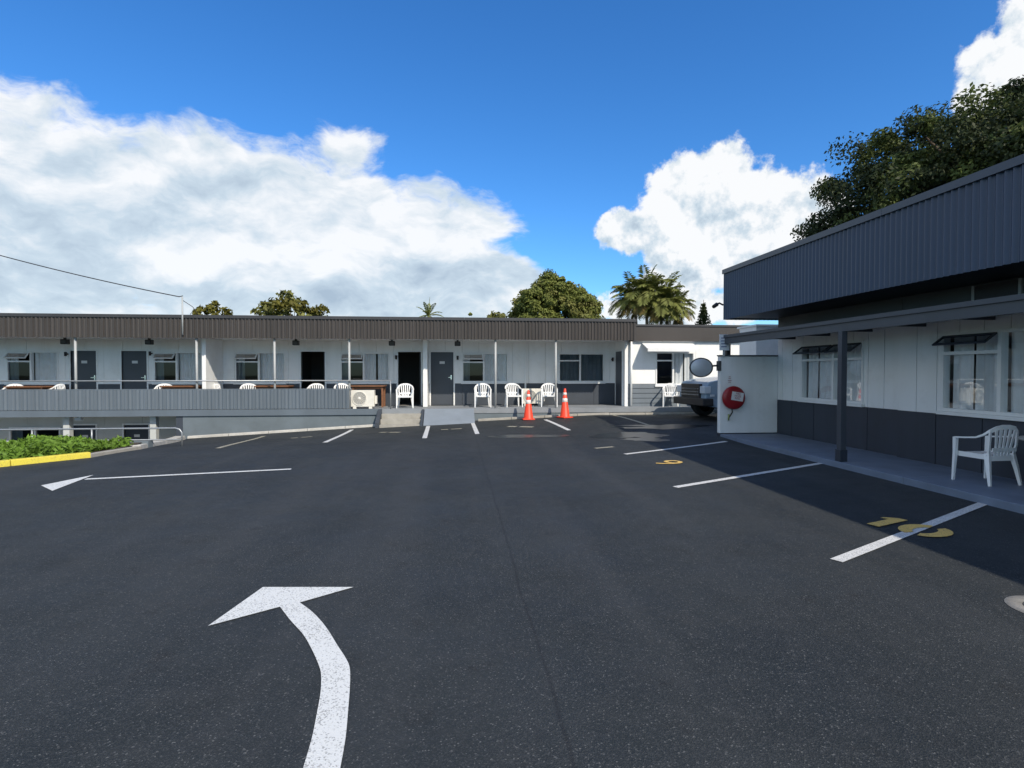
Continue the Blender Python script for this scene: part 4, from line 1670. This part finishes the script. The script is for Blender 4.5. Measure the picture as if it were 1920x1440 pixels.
# hose reel
rc = at_y(1377, 746, 12.9)
t = thing('hose_reel', (rc.x, 13.025, rc.z), 'round red fire hose reel with white label on the screen wall', 'hose reel')
MB().lathe([(0.0001, -0.155), (0.20, -0.152), (0.258, -0.142), (0.280, -0.115), (0.284, -0.07), (0.262, -0.05), (0.0001, -0.05)], 40, (0, 0, 0), 'Y').build('cover', 'reel_red', t)
MB().box(-0.09, 0.09, -0.05, 0.0, -0.12, 0.12).build('bracket', 'dark_grey', t)
tilt = math.radians(-9)
lb = MB()
pts = [(-0.10, 0.115), (0.20, 0.115), (0.20, -0.09), (-0.10, -0.09)]
pp = []
for x, z in pts:
    pp.append((x * math.cos(tilt) - z * math.sin(tilt) + 0.01, x * math.sin(tilt) + z * math.cos(tilt) + 0.03))
lb.quad(*[(x, -0.1585, z) for x, z in pp][::-1])
lb.build('label_plate', 'reel_label', t)
for i, (s, dz) in enumerate((('FIRE', 0.055), ('HOSE', 0.0), ('REEL', -0.055))):
    text_obj(s, 0.068, 'reel_red', 'lettering', t, (0.06 + 0.01 - dz * math.sin(tilt), -0.1605, 0.04 + dz + 0.0), (math.pi / 2, -tilt, 0), 0.0)
MB().tube([(-0.06, -0.12, -0.24), (-0.05, -0.13, -0.34), (-0.08, -0.10, -0.42), (-0.10, -0.06, -0.48)], 0.016, 8).build('hose', 'hose_black', t)
MB().tube([(-0.10, -0.06, -0.40), (-0.11, -0.06, -0.55)], [0.028, 0.018], 8).build('nozzle', 'brass_green', t)
b = MB()
for i, (dz, w) in enumerate(((0.50, 0.05), (0.46, 0.06), (0.41, 0.09), (0.37, 0.07))):
    b.box(-0.06 - w / 2, -0.06 + w / 2, -0.004, -0.001, dz, dz + 0.012)
b.build('stencil_marks', 'mark_red', t)

# convex mirror on the wall corner
mc = at_y(1318, 689, 12.85)
t = thing('convex_mirror', (mc.x, 12.95, mc.z), 'oval grey convex mirror on a bracket at the screen wall corner', 'mirror')
prof = [(0.0001, -0.052), (0.08, -0.048), (0.16, -0.037), (0.23, -0.02), (0.262, -0.012)]
m = MB().lathe(prof, 36, (0, 0, 0), 'Y')
face = m.build('mirror_face', 'mirror_face', t)
m = MB().lathe([(0.262, -0.012), (0.292, -0.02), (0.296, 0.005), (0.24, 0.05), (0.10, 0.075), (0.0001, 0.08)], 36, (0, 0, 0), 'Y')
rim = m.build('housing', 'dark_grey', t)
for o in (face, rim):
    o.scale = (1.0, 1.0, 0.80)
MB().tube([(0.06, 0.06, 0.0), (0.30, 0.09, 0.04), (0.52, 0.10, 0.05)], 0.022, 8).build('arm', 'dark_grey', t)
MB().box(0.46, 0.53, 0.05, 0.16, -0.08, 0.16).build('wall_plate', 'dark_grey', t)

# small sign above the wall corner
sg0, sg1 = at_y(1349, 627, 12.98), at_y(1367, 657, 12.98)
t = thing('notice_sign', (sg0.x, 12.98, sg1.z), 'small white notice sign with blue lines above the screen wall', 'sign')
W, H = sg1.x - sg0.x, sg0.z - sg1.z
MB().box(0, W, -0.02, 0.0, 0, H).build('board', 'sign_white', t)
b = MB()
for k in range(4):
    b.box(W * 0.14, W * (0.86 if k % 2 else 0.7), -0.0235, -0.0205, H * (0.2 + 0.18 * k), H * (0.26 + 0.18 * k))
b.build('print', 'sign_blue', t)
MB().box(W * 0.4, W * 0.6, 0.001, 0.03, -0.16, H * 0.8).build('stay', 'pole_grey', t)

# security camera on the fascia corner
t = thing('security_camera', (6.60, 13.40, 3.22), 'small black security camera on the corner of the slate fascia', 'camera')
MB().tube([(0.0, -0.03, 0.05), (-0.10, -0.02, 0.10), (-0.17, -0.02, 0.06)], 0.022, 8).build('bracket', 'black_plastic', t)
MB().tube([(-0.15, 0.0, 0.07), (-0.27, -0.07, 0.0)], [0.05, 0.045], 12).build('housing', 'black_plastic', t)
MB().lathe([(0.0001, -0.012), (0.03, -0.008), (0.032, 0.0)], 12, (-0.275, -0.076, -0.004)).build('lens', 'dark_grey', t)


# ------------------------------------------------------------------ furniture
def make_chair():
    r = bpy.data.objects.new('plastic_chair', None)
    r.empty_display_size = 0.2
    COL.objects.link(r)
    # front towards -Y
    b = MB()
    nx_, ny_ = 8, 8
    for s, zo in ((1, 0), (-1, -0.022)):
        base = len(b.v)
        for j in range(ny_ + 1):
            for i in range(nx_ + 1):
                u, v = i / nx_ * 2 - 1, j / ny_ * 2 - 1
                x = u * (0.235 - 0.02 * (v + 1) / 2)
                y = v * 0.225
                z = 0.425 - 0.014 * (1 - u * u) - 0.02 * (v + 1) / 2 - (0.03 * max(0, -v - 0.75) / 0.25) + zo
                b.v.append((x, y, z))
        for j in range(ny_):
            for i in range(nx_):
                a = base + j * (nx_ + 1) + i
                q = (a, a + 1, a + nx_ + 2, a + nx_ + 1)
                b.f.append(q if s > 0 else q[::-1])
                b.smooth.append(True)
    b.build('seat', 'chair_white', r)
    b = MB()
    b.box(-0.245, -0.228, -0.22, 0.22, 0.36, 0.43)
    b.box(0.228, 0.245, -0.22, 0.22, 0.36, 0.43)
    b.box(-0.228, 0.228, -0.235, -0.215, 0.37, 0.412)
    b.box(-0.20, 0.20, 0.212, 0.23, 0.34, 0.41)
    b.build('apron', 'chair_white', r)
    # rim: both arms and the arched back in one sweep
    pts, sides = [], []
    ctrl = [(-0.285, -0.21, 0.635), (-0.288, -0.05, 0.645), (-0.280, 0.10, 0.660), (-0.262, 0.19, 0.70), (-0.225, 0.245, 0.755),
            (-0.15, 0.275, 0.80), (-0.06, 0.288, 0.818), (0.06, 0.288, 0.818), (0.15, 0.275, 0.80), (0.225, 0.245, 0.755),
            (0.262, 0.19, 0.70), (0.280, 0.10, 0.660), (0.288, -0.05, 0.645), (0.285, -0.21, 0.635)]
    for p in ctrl:
        pts.append(p)
        k = max(0, (p[2] - 0.66) / 0.16)
        sides.append((0.15 * (1 if p[0] > 0 else -1) * 0 + 0.0, 0.0, 1.0) if k > 0.35 else (1.0 if p[0] > 0 else -1.0, 0.25 if k > 0 else 0.0, 0.3 * k))
    # flat arms, upright back band
    b = MB()
    b.bar(ctrl[4:10], [0.05, 0.058, 0.062, 0.062, 0.058, 0.05], 0.018, (0, 0.15, 1))
    b.build('back_rim', 'chair_white', r)
    for sgn in (-1, 1):
        arm = [(sgn * 0.285, -0.225, 0.630), (sgn * 0.288, -0.05, 0.645), (sgn * 0.280, 0.10, 0.662), (sgn * 0.262, 0.19, 0.705), (sgn * 0.222, 0.247, 0.765)]
        b = MB()
        b.bar(arm, [0.052, 0.056, 0.05, 0.042, 0.036], [0.02, 0.02, 0.022, 0.026, 0.03], (1, 0.2, 0))
        b.build('armrest', 'chair_white', r)
        b = MB()
        b.bar([(sgn * 0.285, -0.215, 0.632), (sgn * 0.280, -0.222, 0.42), (sgn * 0.285, -0.245, 0.0)], [0.05, 0.045, 0.032], [0.05, 0.042, 0.028], (1, 0, 0))
        b.build('leg', 'chair_white', r)
        b = MB()
        b.bar([(sgn * 0.205, 0.20, 0.44), (sgn * 0.235, 0.245, 0.22), (sgn * 0.255, 0.285, 0.0)], [0.07, 0.055, 0.038], [0.06, 0.045, 0.03], (1, 0.3, 0))
        b.build('leg', 'chair_white', r)
        b = MB()
        b.bar([(sgn * 0.205, 0.215, 0.41), (sgn * 0.225, 0.24, 0.56), (sgn * 0.225, 0.252, 0.75)], [0.05, 0.038, 0.04], 0.02, (1, 0.2, 0))
        b.build('back_upright', 'chair_white', r)
    for k in range(5):
        x = (k - 2) * 0.068
        ztop = 0.80 - 0.03 * abs(k - 2) * 0.5
        b = MB()
        b.bar([(x * 0.8, 0.222, 0.405), (x * 0.95, 0.255, 0.58), (x * 1.15, 0.282, ztop)], [0.036, 0.034, 0.042], 0.012, (1, 0, 0))
        b.build('back_slat', 'chair_white', r)
    b = MB()
    b.bar([(-0.20, 0.262, 0.50 + 0.0), (0.0, 0.250, 0.50), (0.20, 0.262, 0.50)], 0.05, 0.013, (0, 0.1, 1))
    b.build('back_rail', 'chair_white', r)
    return r


chair0 = make_chair()
chair_used = [False]


def chair(x, y, z, rz, label, group):
    c = chair0 if not chair_used[0] else copy_tree(chair0)
    chair_used[0] = True
    c.location = (x, y, z)
    c.scale = (0.93, 0.93, 0.95)
    c.rotation_euler = (0, 0, rz)
    tag(c, label, 'chair', group)
    return c


G1 = 'white plastic chairs on the veranda'
chair(7.19, 6.95, 0.10, math.pi + 0.06, 'white plastic armchair on the right walkway, under the wide window', G1)
chair(-1.70, 18.85, DK, 0.05, 'white plastic chair alone in front of the black doorway', G1)
chair(0.88, 19.0, DK, 0.0, 'white plastic chair left of three, under the open dark window', G1)
chair(1.93, 19.0, DK, 0.1, 'middle white plastic chair, just left of the left cone', G1)
chair(3.16, 19.0, DK, -0.12, 'white plastic chair between the two cones', G1)
chair(7.30, 18.50, DK, -0.35, 'white plastic chair under the awning of the sunlit wall', G1)
BC = [(22, 19.35, 0.3, 'white chair top showing over the balustrade at the far left'),
      (98, 19.35, -0.4, 'white chair top showing left of the leftmost grey door'),
      (306, 19.35, 0.3, 'white chair top showing right of the second grey door'),
      (392, 19.1, -0.5, 'white chair top showing beside the left white wing wall'),
      (467, 19.35, 0.4, 'white chair top showing under the window right of the wing wall'),
      (590, 19.3, 0.0, 'white chair top showing before the open black doorway'),
      (643, 19.3, 0.4, 'white chair top showing left of the air conditioner')]
for px, y, rz, lab in BC:
    chair(at_y(px, 722, y).x, y, DK, rz, lab, 'chairs behind the balustrade')


def make_table():
    r = bpy.data.objects.new('wooden_table', None)
    r.empty_display_size = 0.2
    COL.objects.link(r)
    for k in range(5):
        y = -0.30 + k * 0.15
        MB().box(-0.55, 0.55, y - 0.07, y + 0.07, 0.70, 0.735).build('plank', 'table_wood', r)
    for sx in (-1, 1):
        for sy in (-1, 1):
            MB().box(sx * 0.48 - 0.03, sx * 0.48 + 0.03, sy * 0.28 - 0.03, sy * 0.28 + 0.03, 0, 0.70).build('leg', 'table_wood', r)
    b = MB()
    b.box(-0.45, 0.45, -0.29, -0.27, 0.62, 0.698)
    b.box(-0.45, 0.45, 0.27, 0.29, 0.62, 0.698)
    b.build('apron', 'table_wood', r)
    return r


tb0 = make_table()
for i, (px, y, lab) in enumerate(((58, 19.5, 'brown wooden table under the leftmost window'), (343, 19.5, 'brown wooden table left of the left wing wall'),
                                  (515, 19.5, 'brown wooden table under the window right of the wing wall'),
                                  (692, 19.45, 'brown wooden table behind the left air conditioner'))):
    o = tb0 if i == 0 else copy_tree(tb0)
    o.location = (at_y(px, 720, y).x, y, DK)
    tag(o, lab, 'table', 'wooden tables on the veranda')

# small round table at the right edge
t = thing('side_table', (7.30, 6.12, 0.10), 'small grey round table beside the chair at the right edge', 'table')
MB().lathe([(0.0001, 0.655), (0.36, 0.655), (0.37, 0.665), (0.37, 0.68), (0.36, 0.69), (0.0001, 0.69)], 32).build('table_top', 'ac_grille', t)
MB().tube([(0, 0, 0.02), (0, 0, 0.655)], 0.03, 10).build('stem', 'black_plastic', t)
for k in range(3):
    a = 2 * math.pi * k / 3 + 0.4
    MB().bar([(0, 0, 0.05), (0.26 * math.cos(a), 0.26 * math.sin(a), 0.012)], 0.04, 0.022, (-math.sin(a), math.cos(a), 0)).build('foot', 'black_plastic', t)


def make_ac():
    r = bpy.data.objects.new('air_conditioner', None)
    r.empty_display_size = 0.2
    COL.objects.link(r)
    MB().box(-0.37, 0.37, -0.13, 0.15, 0.07, 0.60).build('case', 'ac_cream', r, bevel=0.012)
    g = MB().lathe([(0.205, -0.135), (0.215, -0.150), (0.225, -0.150), (0.232, -0.131)], 28, (-0.10, 0, 0.335), 'Y').build('fan_guard', 'ac_cream', r)
    MB().lathe([(0.0001, -0.1325), (0.205, -0.1325)], 24, (-0.10, 0, 0.335), 'Y').build('fan_recess', 'ac_grille', g)
    b = MB()
    for rr in (0.07, 0.11, 0.15, 0.19):
        b.lathe([(rr - 0.004, -0.142), (rr + 0.004, -0.142)], 24, (-0.10, 0, 0.335), 'Y')
    for k in range(8):
        a = math.pi * k / 8
        c, s = math.cos(a), math.sin(a)
        b.bar([(-0.10 - 0.205 * c, -0.144, 0.335 - 0.205 * s), (-0.10 + 0.205 * c, -0.144, 0.335 + 0.205 * s)], 0.006, 0.004, (0, 1, 0))
    b.build('guard_wire', 'ac_cream', g)
    MB().lathe([(0.0001, -0.152), (0.045, -0.150), (0.052, -0.140)], 16, (-0.10, 0, 0.335), 'Y').build('hub', 'ac_cream', g)
    for sx in (-0.25, 0.25):
        MB().box(sx - 0.05, sx + 0.05, -0.15, 0.17, 0.0, 0.068).build('foot', 'ac_cream', r)
    MB().box(0.372, 0.44, -0.05, 0.12, 0.15, 0.42).build('valve_cover', 'ac_cream', r, bevel=0.01)
    return r


ac0 = make_ac()
ac0.location = (at_y(681, 750, 18.55).x, 18.55, DK)
tag(ac0, 'cream air conditioner at the end of the balustrade', 'air conditioner', 'outdoor air conditioner units')
ac1 = copy_tree(ac0)
ac1.location = (at_y(998, 750, 19.72).x, 19.72, DK)
tag(ac1, 'cream air conditioner against the wall behind the left cone', 'air conditioner', 'outdoor air conditioner units')


def make_cone():
    r = bpy.data.objects.new('traffic_cone', None)
    r.empty_display_size = 0.2
    COL.objects.link(r)
    b = MB()
    b.box(-0.19, 0.19, -0.19, 0.19, 0.0, 0.035)
    b.build('base', 'cone_orange', r, bevel=0.012)

    def rad(z):
        return 0.155 + (0.032 - 0.155) * (z - 0.035) / (0.92 - 0.035)
    MB().lathe([(0.165, 0.034), (rad(0.05), 0.05), (rad(0.92), 0.92), (rad(0.92) * 0.7, 0.93), (0.0001, 0.93)], 24).build('body', 'cone_orange', r)
    for z0, z1 in ((0.50, 0.62), (0.72, 0.80)):
        MB().lathe([(rad(z0) + 0.001, z0), (rad(z0) + 0.004, z0 + 0.002), (rad(z1) + 0.004, z1 - 0.002), (rad(z1) + 0.001, z1)], 24).build('reflective_band', 'cone_band', r)
    return r


c0 = make_cone()
gx, gy = on_ground(989, 786)
c0.location = (2.26, 17.55, gz(2.26, 17.55) + 0.004)
tag(c0, 'left orange traffic cone, in front of the air conditioner', 'traffic cone', 'traffic cones before the deck')
c1 = copy_tree(c0)
c1.location = (3.42, 17.5, gz(3.42, 17.5) + 0.004)
c1.rotation_euler = (0, 0, 0.5)
tag(c1, 'right orange traffic cone, below the right veranda window', 'traffic cone', 'traffic cones before the deck')

# ------------------------------------------------------------------ parked pickup (front towards -X)


def build_pickup():
    t = thing('parked_pickup', (9.72, 16.72, gz(9.7, 16.7)), 'blue pickup truck nosing out behind the screen wall', 'pickup', None, math.radians(6))
    prof = [(-2.55, 0.42), (-2.60, 0.62), (-2.58, 0.98), (-2.48, 1.12), (-1.95, 1.22), (-1.22, 1.27), (0.95, 1.27), (0.97, 1.20), (2.55, 1.20), (2.62, 0.95), (2.60, 0.48), (2.2, 0.36), (-2.2, 0.36)]
    b = MB()
    n = len(prof)
    hw = 0.90

    def wid(x, z):
        return hw - 0.05 * max(0, (z - 0.9) / 0.4) - (0.10 if x < -2.4 else 0.0)
    for sgn in (-1, 1):
        b.v += [(x, sgn * wid(x, z), z) for x, z in prof]
    b.f.append(tuple(range(n)))
    b.f.append(tuple(range(2 * n - 1, n - 1, -1)))
    for k in range(n):
        k2 = (k + 1) % n
        b.f.append((k2, k, n + k, n + k2))
    b.smooth = [False] * len(b.f)
    b.build('body', 'car_blue', t, bevel=0.04)
    cab = [(-1.20, 1.272), (-0.52, 1.78), (0.60, 1.80), (0.90, 1.272)]
    b = MB()
    b.v += [(x, -0.82 + (0.14 if z > 1.5 else 0), z) for x, z in cab] + [(x, 0.82 - (0.14 if z > 1.5 else 0), z) for x, z in cab]
    b.f += [(0, 1, 2, 3), (7, 6, 5, 4), (1, 0, 4, 5), (2, 1, 5, 6), (3, 2, 6, 7), (0, 3, 7, 4)]
    b.smooth = [False] * 6
    cb = b.build('cab', 'car_blue', t, bevel=0.03)
    ws = MB()
    ws.quad((-1.165, -0.74, 1.31), (-0.575, -0.62, 1.752), (-0.575, 0.62, 1.752), (-1.165, 0.74, 1.31))
    ws.v = [(x - 0.012, y, z + 0.012) for x, y, z in ws.v]
    ws.build('windscreen', 'glass_dark', cb)
    for sgn in (-1, 1):
        for x0, x1, x2, x3 in ((-0.98, -0.46, 0.02, 0.02), (0.10, 0.10, 0.52, 0.76)):
            m = MB()
            y0, y1 = sgn * 0.826, sgn * 0.695
            m.quad((x0, y0 - sgn * 0.01, 1.32), (x3, y0 - sgn * 0.01, 1.32), (x2, y1, 1.74), (x1, y1, 1.74))
            m.build('side_window', 'black_plastic', cb)
    MB().box(-2.66, -2.55, -0.53, 0.53, 0.62, 1.06).build('grille', 'black_plastic', t, bevel=0.015)
    b = MB()
    for k in range(3):
        b.box(-2.68, -2.661, -0.50, 0.50, 0.72 + 0.09 * k, 0.75 + 0.09 * k)
    b.build('grille_bar', 'chrome', t)
    for sgn in (-1, 1):
        MB().box(-2.655, -2.45, sgn * 0.55, sgn * 0.83, 0.78, 1.00).build('headlight', 'lamp_lens', t, bevel=0.02)
    MB().box(-2.74, -2.40, -0.90, 0.90, 0.42, 0.64).build('front_bumper', 'black_plastic', t, bevel=0.03)
    MB().box(2.60, 2.72, -0.88, 0.88, 0.45, 0.62).build('rear_bumper', 'chrome', t, bevel=0.02)
    MB().box(1.02, 2.52, -0.72, 0.72, 1.20, 1.235).build('tray_cover', 'black_plastic', t)
    for sgn in (-1, 1):
        MB().tube([(-0.85, sgn * 0.85, 1.33), (-0.86, sgn * 1.0, 1.40)], 0.02, 6).build('mirror_arm', 'black_plastic', t)
        MB().box(-0.93, -0.83, sgn * 0.98, sgn * 1.14, 1.34, 1.52).build('side_mirror', 'car_blue', t, bevel=0.02)
    for x in (-1.72, 1.62):
        for sgn in (-1, 1):
            MB().lathe([(0.0001, -0.01), (0.43, -0.01), (0.43, 0.01), (0.0001, 0.01)], 24, (x, sgn * 0.893, 0.46), 'Y').build('wheel_arch', 'black_plastic', t)
            w = MB().lathe([(0.22, -0.12), (0.34, -0.125), (0.37, -0.08), (0.37, 0.08), (0.34, 0.125), (0.22, 0.12)], 28, (x, sgn * 0.82, 0.37), 'Y').build('wheel', 'tyre', t)
            rm = MB().lathe([(0.0001, 0.09), (0.06, 0.10), (0.10, 0.07), (0.20, 0.09), (0.225, 0.118)], 20, (x, sgn * 0.82, 0.37), 'Y')
            rm.v = [(vx, sgn * 0.82 + sgn * abs(vy - sgn * 0.82), vz) for vx, vy, vz in rm.v]
            rm.build('rim', 'chrome', w)
    for sgn in (-1, 1):
        MB().box(-2.50, -2.38, sgn * 0.862, sgn * 0.904, 0.70, 0.76).build('side_marker', 'lamp_lens', t)


build_pickup()


# ------------------------------------------------------------------ trees
def crown_points(center, radii, n_clump, per, clump_r, rng, shell=0.55, zcut=-0.75, flat=1.0, boxy=0.0):
    pts, nrm, cents = [], [], []
    c = np.array(center)
    R = np.array(radii)
    while len(cents) < n_clump:
        d = rng.normal(size=3)
        d /= np.linalg.norm(d)
        if d[2] < zcut:
            continue
        r = shell + (1 - shell) * rng.random() ** 0.6
        bump = 1 + boxy * abs(d[0] * d[2]) + 0.07 * math.sin(5 * d[0] + 2.1) * math.cos(4 * d[1] + 0.7) + 0.05 * math.sin(9 * d[2] + 6 * d[0])
        p = c + d * R * r * bump
        cents.append(p)
        m = rng.poisson(per)
        cr = clump_r * rng.uniform(0.6, 1.35)
        q = rng.normal(size=(m, 3))
        q /= np.linalg.norm(q, axis=1, keepdims=True) + 1e-9
        q *= (rng.random((m, 1)) ** 0.45) * cr
        q[:, 2] *= 0.7 * flat
        pts.append(p + q)
        nrm.append(q / cr + d * 0.5 + np.array([0, 0, 0.35]))
    return np.concatenate(pts), np.concatenate(nrm), cents


def tree(name, base, center, radii, n_clump, per, clump_r, leaf, material, label, group=None, trunk_r=0.25, shell=0.55, limbs=10, seed=1,
         aspect=1.6, material2=None, zcut=-0.75, boxy=0.0):
    rng = np.random.default_rng(seed)
    t = thing(name, base, label, 'tree', group)
    P, Nn, cents = crown_points(center, radii, n_clump, per, clump_r, rng, shell, zcut, boxy=boxy)
    leaves_mesh('crown', P, Nn, leaf, material, t, aspect=aspect, rng=rng, origin=base)
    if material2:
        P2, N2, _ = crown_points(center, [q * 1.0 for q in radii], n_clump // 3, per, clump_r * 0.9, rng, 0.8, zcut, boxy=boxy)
        o = leaves_mesh('sunny_leaves', P2, N2, leaf, material2, t, aspect=aspect, rng=rng, origin=base)  # outer leaves in a paler colour that paints in the sunlit highlights
        o['label'] = 'paler leaves on the outside of the crown, sunlit tone put into their colour'
    b = MB()
    top = Vector(center) + Vector((0, 0, radii[2] * 0.1))
    B = Vector(base)
    mid = B.lerp(top, 0.55) + Vector((0.2, 0.1, 0))
    b.tube([B, mid, top], [trunk_r, trunk_r * 0.7, trunk_r * 0.35], 10)
    idx = rng.choice(len(cents), size=min(limbs, len(cents)), replace=False)
    for i in idx:
        e = Vector(cents[i])
        s = B.lerp(top, float(rng.uniform(0.45, 0.95)))
        m = s.lerp(e, 0.5) + Vector((0, 0, 0.12 * (e - s).length))
        b.tube([s, m, e], [trunk_r * 0.42, trunk_r * 0.22, trunk_r * 0.06], 6)
    b.build('trunk', 'bark', t, base)
    return t


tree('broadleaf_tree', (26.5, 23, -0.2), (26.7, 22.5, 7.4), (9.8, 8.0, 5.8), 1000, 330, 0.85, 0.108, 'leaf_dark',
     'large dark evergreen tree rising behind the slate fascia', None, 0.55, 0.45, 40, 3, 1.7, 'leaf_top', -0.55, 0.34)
tree('broadleaf_tree', (8.0, 46, -2.7), (8.0, 45.5, 5.6), (3.75, 3.4, 3.7), 460, 150, 0.48, 0.15, 'leaf_mid',
     'round dense green tree above the middle of the brown roof', 'trees behind the motel wing', 0.32, 0.6, 14, 5, 1.5, 'leaf_olive')
tree('broadleaf_tree', (-11.4, 41, -2.7), (-11.5, 40, 4.9), (2.5, 2.0, 2.1), 60, 50, 0.45, 0.21, 'leaf_olive',
     'loose sparse tree above the roof, left of centre', 'trees behind the motel wing', 0.16, 0.35, 22, 7, 1.7, 'leaf_yellow')
tree('broadleaf_tree', (-16.5, 41, -2.7), (-16.4, 40, 5.35), (1.25, 1.1, 1.5), 30, 50, 0.34, 0.19, 'leaf_yellow',
     'small yellowish tree beside the service mast', 'trees behind the motel wing', 0.12, 0.35, 10, 9, 1.7)
tree('broadleaf_tree', (2.9, 42, -2.7), (2.95, 41, 5.35), (0.8, 0.7, 0.9), 18, 50, 0.3, 0.16, 'leaf_olive',
     'small green treetop just left of the round tree', 'trees behind the motel wing', 0.1, 0.4, 5, 11)
tree('broadleaf_tree', (0.9, 42, -2.7), (0.95, 41, 5.15), (0.26, 0.25, 0.9), 9, 30, 0.16, 0.14, 'leaf_mid',
     'tiny pointed treetop between the small palm and the round tree', 'trees behind the motel wing', 0.07, 0.3, 3, 13)


def palm(base, heads, label, seed, fr_len, n_fr, droop=0.8, leafw=0.05, dry=True, leaflet=0.45, up=0.15, group='palms behind the motel wing', trunk_r=0.11):
    r = random.Random(seed)
    t = thing('palm_tree', base, label, 'palm', group)
    B = Vector(base)
    for hx, hy, hz in heads:
        Hd = Vector((hx, hy, hz))
        tr = MB()
        g = Vector((B.x + (hx - B.x) * 0.5, B.y, B.z))
        tr.tube([g, g.lerp(Hd, 0.5) + Vector((0.08, 0, 0)), Hd], [trunk_r * 1.2, trunk_r, trunk_r * 0.9], 10)
        tr.build('trunk', 'palm_bark', t, base)
        for k in range(n_fr):
            az = 2 * math.pi * (k * 0.618) + r.uniform(-0.2, 0.2)
            age = k / n_fr
            el = math.radians(80 - 95 * age + r.uniform(-8, 8))
            Lf = fr_len * r.uniform(0.8, 1.1)
            b = MB()
            p = Hd.copy()
            d = Vector((math.cos(az) * math.cos(el), math.sin(az) * math.cos(el), math.sin(el)))
            n = 13
            prev = p.copy()
            pts = [p.copy()]
            for j in range(n):
                d = (d + Vector((0, 0, -droop / n * (0.5 + j / n * 1.3)))).normalized()
                p = p + d * (Lf / n)
                pts.append(p.copy())
                if j >= 1:
                    side = d.cross(Vector((0, 0, 1)))
                    if side.length < 1e-3:
                        side = Vector((1, 0, 0))
                    side.normalize()
                    env = math.sin(math.pi * min(1, (j + 0.6) / (n + 0.4))) ** 0.6
                    for q in (0.0, 0.5):
                        pp = pts[-2].lerp(p, q)
                        for sgn in (-1, 1):
                            ll = leaflet * env * r.uniform(0.75, 1.1)
                            tip = pp + (side * sgn * 0.75 + d * 0.5 + Vector((0, 0, -0.35 + 0.25 * r.random()))) * ll
                            wv = d * leafw
                            mid = pp.lerp(tip, 0.5) + Vector((0, 0, 0.05 * ll))
                            b.quad(pp - wv * 0.5, mid - wv * 0.6, tip, mid + wv * 0.6)
            b.tube(pts, [0.022 - 0.016 * i / n for i in range(n + 1)], 4)
            m = 'leaf_palm_dry' if (dry and age > 0.86) else 'leaf_palm'
            b.build('frond', m, t, base)
    return t


def hd(px, py, Y):
    v = at_y(px, py, Y)
    return (v.x, v.y, v.z)


palm((13.2, 38, -2.7), [hd(1212, 552, 38), hd(1190, 564, 38.6), hd(1242, 566, 37.5)],
     'tall feathery palm clump above the right end of the brown roof', 21, 2.25, 38, 1.6, 0.095, True, 0.8)
palm((15.2, 37, -2.7), [hd(1268, 578, 37), hd(1250, 588, 37.4)], 'shorter palm clump right of the tall one', 23, 1.7, 26, 1.5, 0.08, True, 0.6)
palm((-1.8, 36, -2.7), [hd(803, 592, 36)], 'small thin palm top above the roof, left of centre', 25, 1.15, 12, 0.9, 0.05, False, 0.28, trunk_r=0.07)

# small conifer right of the palms
t = thing('conifer', (at_y(1319, 600, 34).x, 34, -2.7), 'small dark pointed conifer beside the slate fascia', 'tree')
rng = np.random.default_rng(31)
top = at_y(1319, 562, 34).z
PP, NN = [], []
b = MB()
b.tube([(0, 0, 0), (0, 0, top + 2.7)], [0.14, 0.015], 8)
for k in range(16):
    z = top + 2.7 - 0.35 - k * 0.2
    L_ = 0.06 + k * 0.062
    for q in range(7):
        a = q * 2 * math.pi / 7 + k * 0.6
        e = (L_ * math.cos(a), L_ * math.sin(a), z + 0.35 * L_)
        b.tube([(0, 0, z), e], [0.015, 0.006], 4)
        for s in np.linspace(0.15, 1.0, 9):
            PP.append((e[0] * s, e[1] * s, z + 0.35 * L_ * s))
            NN.append((0, 0, 1))
b.build('trunk', 'bark', t)
PP = np.repeat(np.array(PP), 2, axis=0)
PP = PP + rng.normal(size=PP.shape) * 0.04
leaves_mesh('crown', PP, np.tile([[0, 0, 1.0]], (len(PP), 1)), 0.10, 'leaf_dark', t, aspect=2.2, rng=rng)
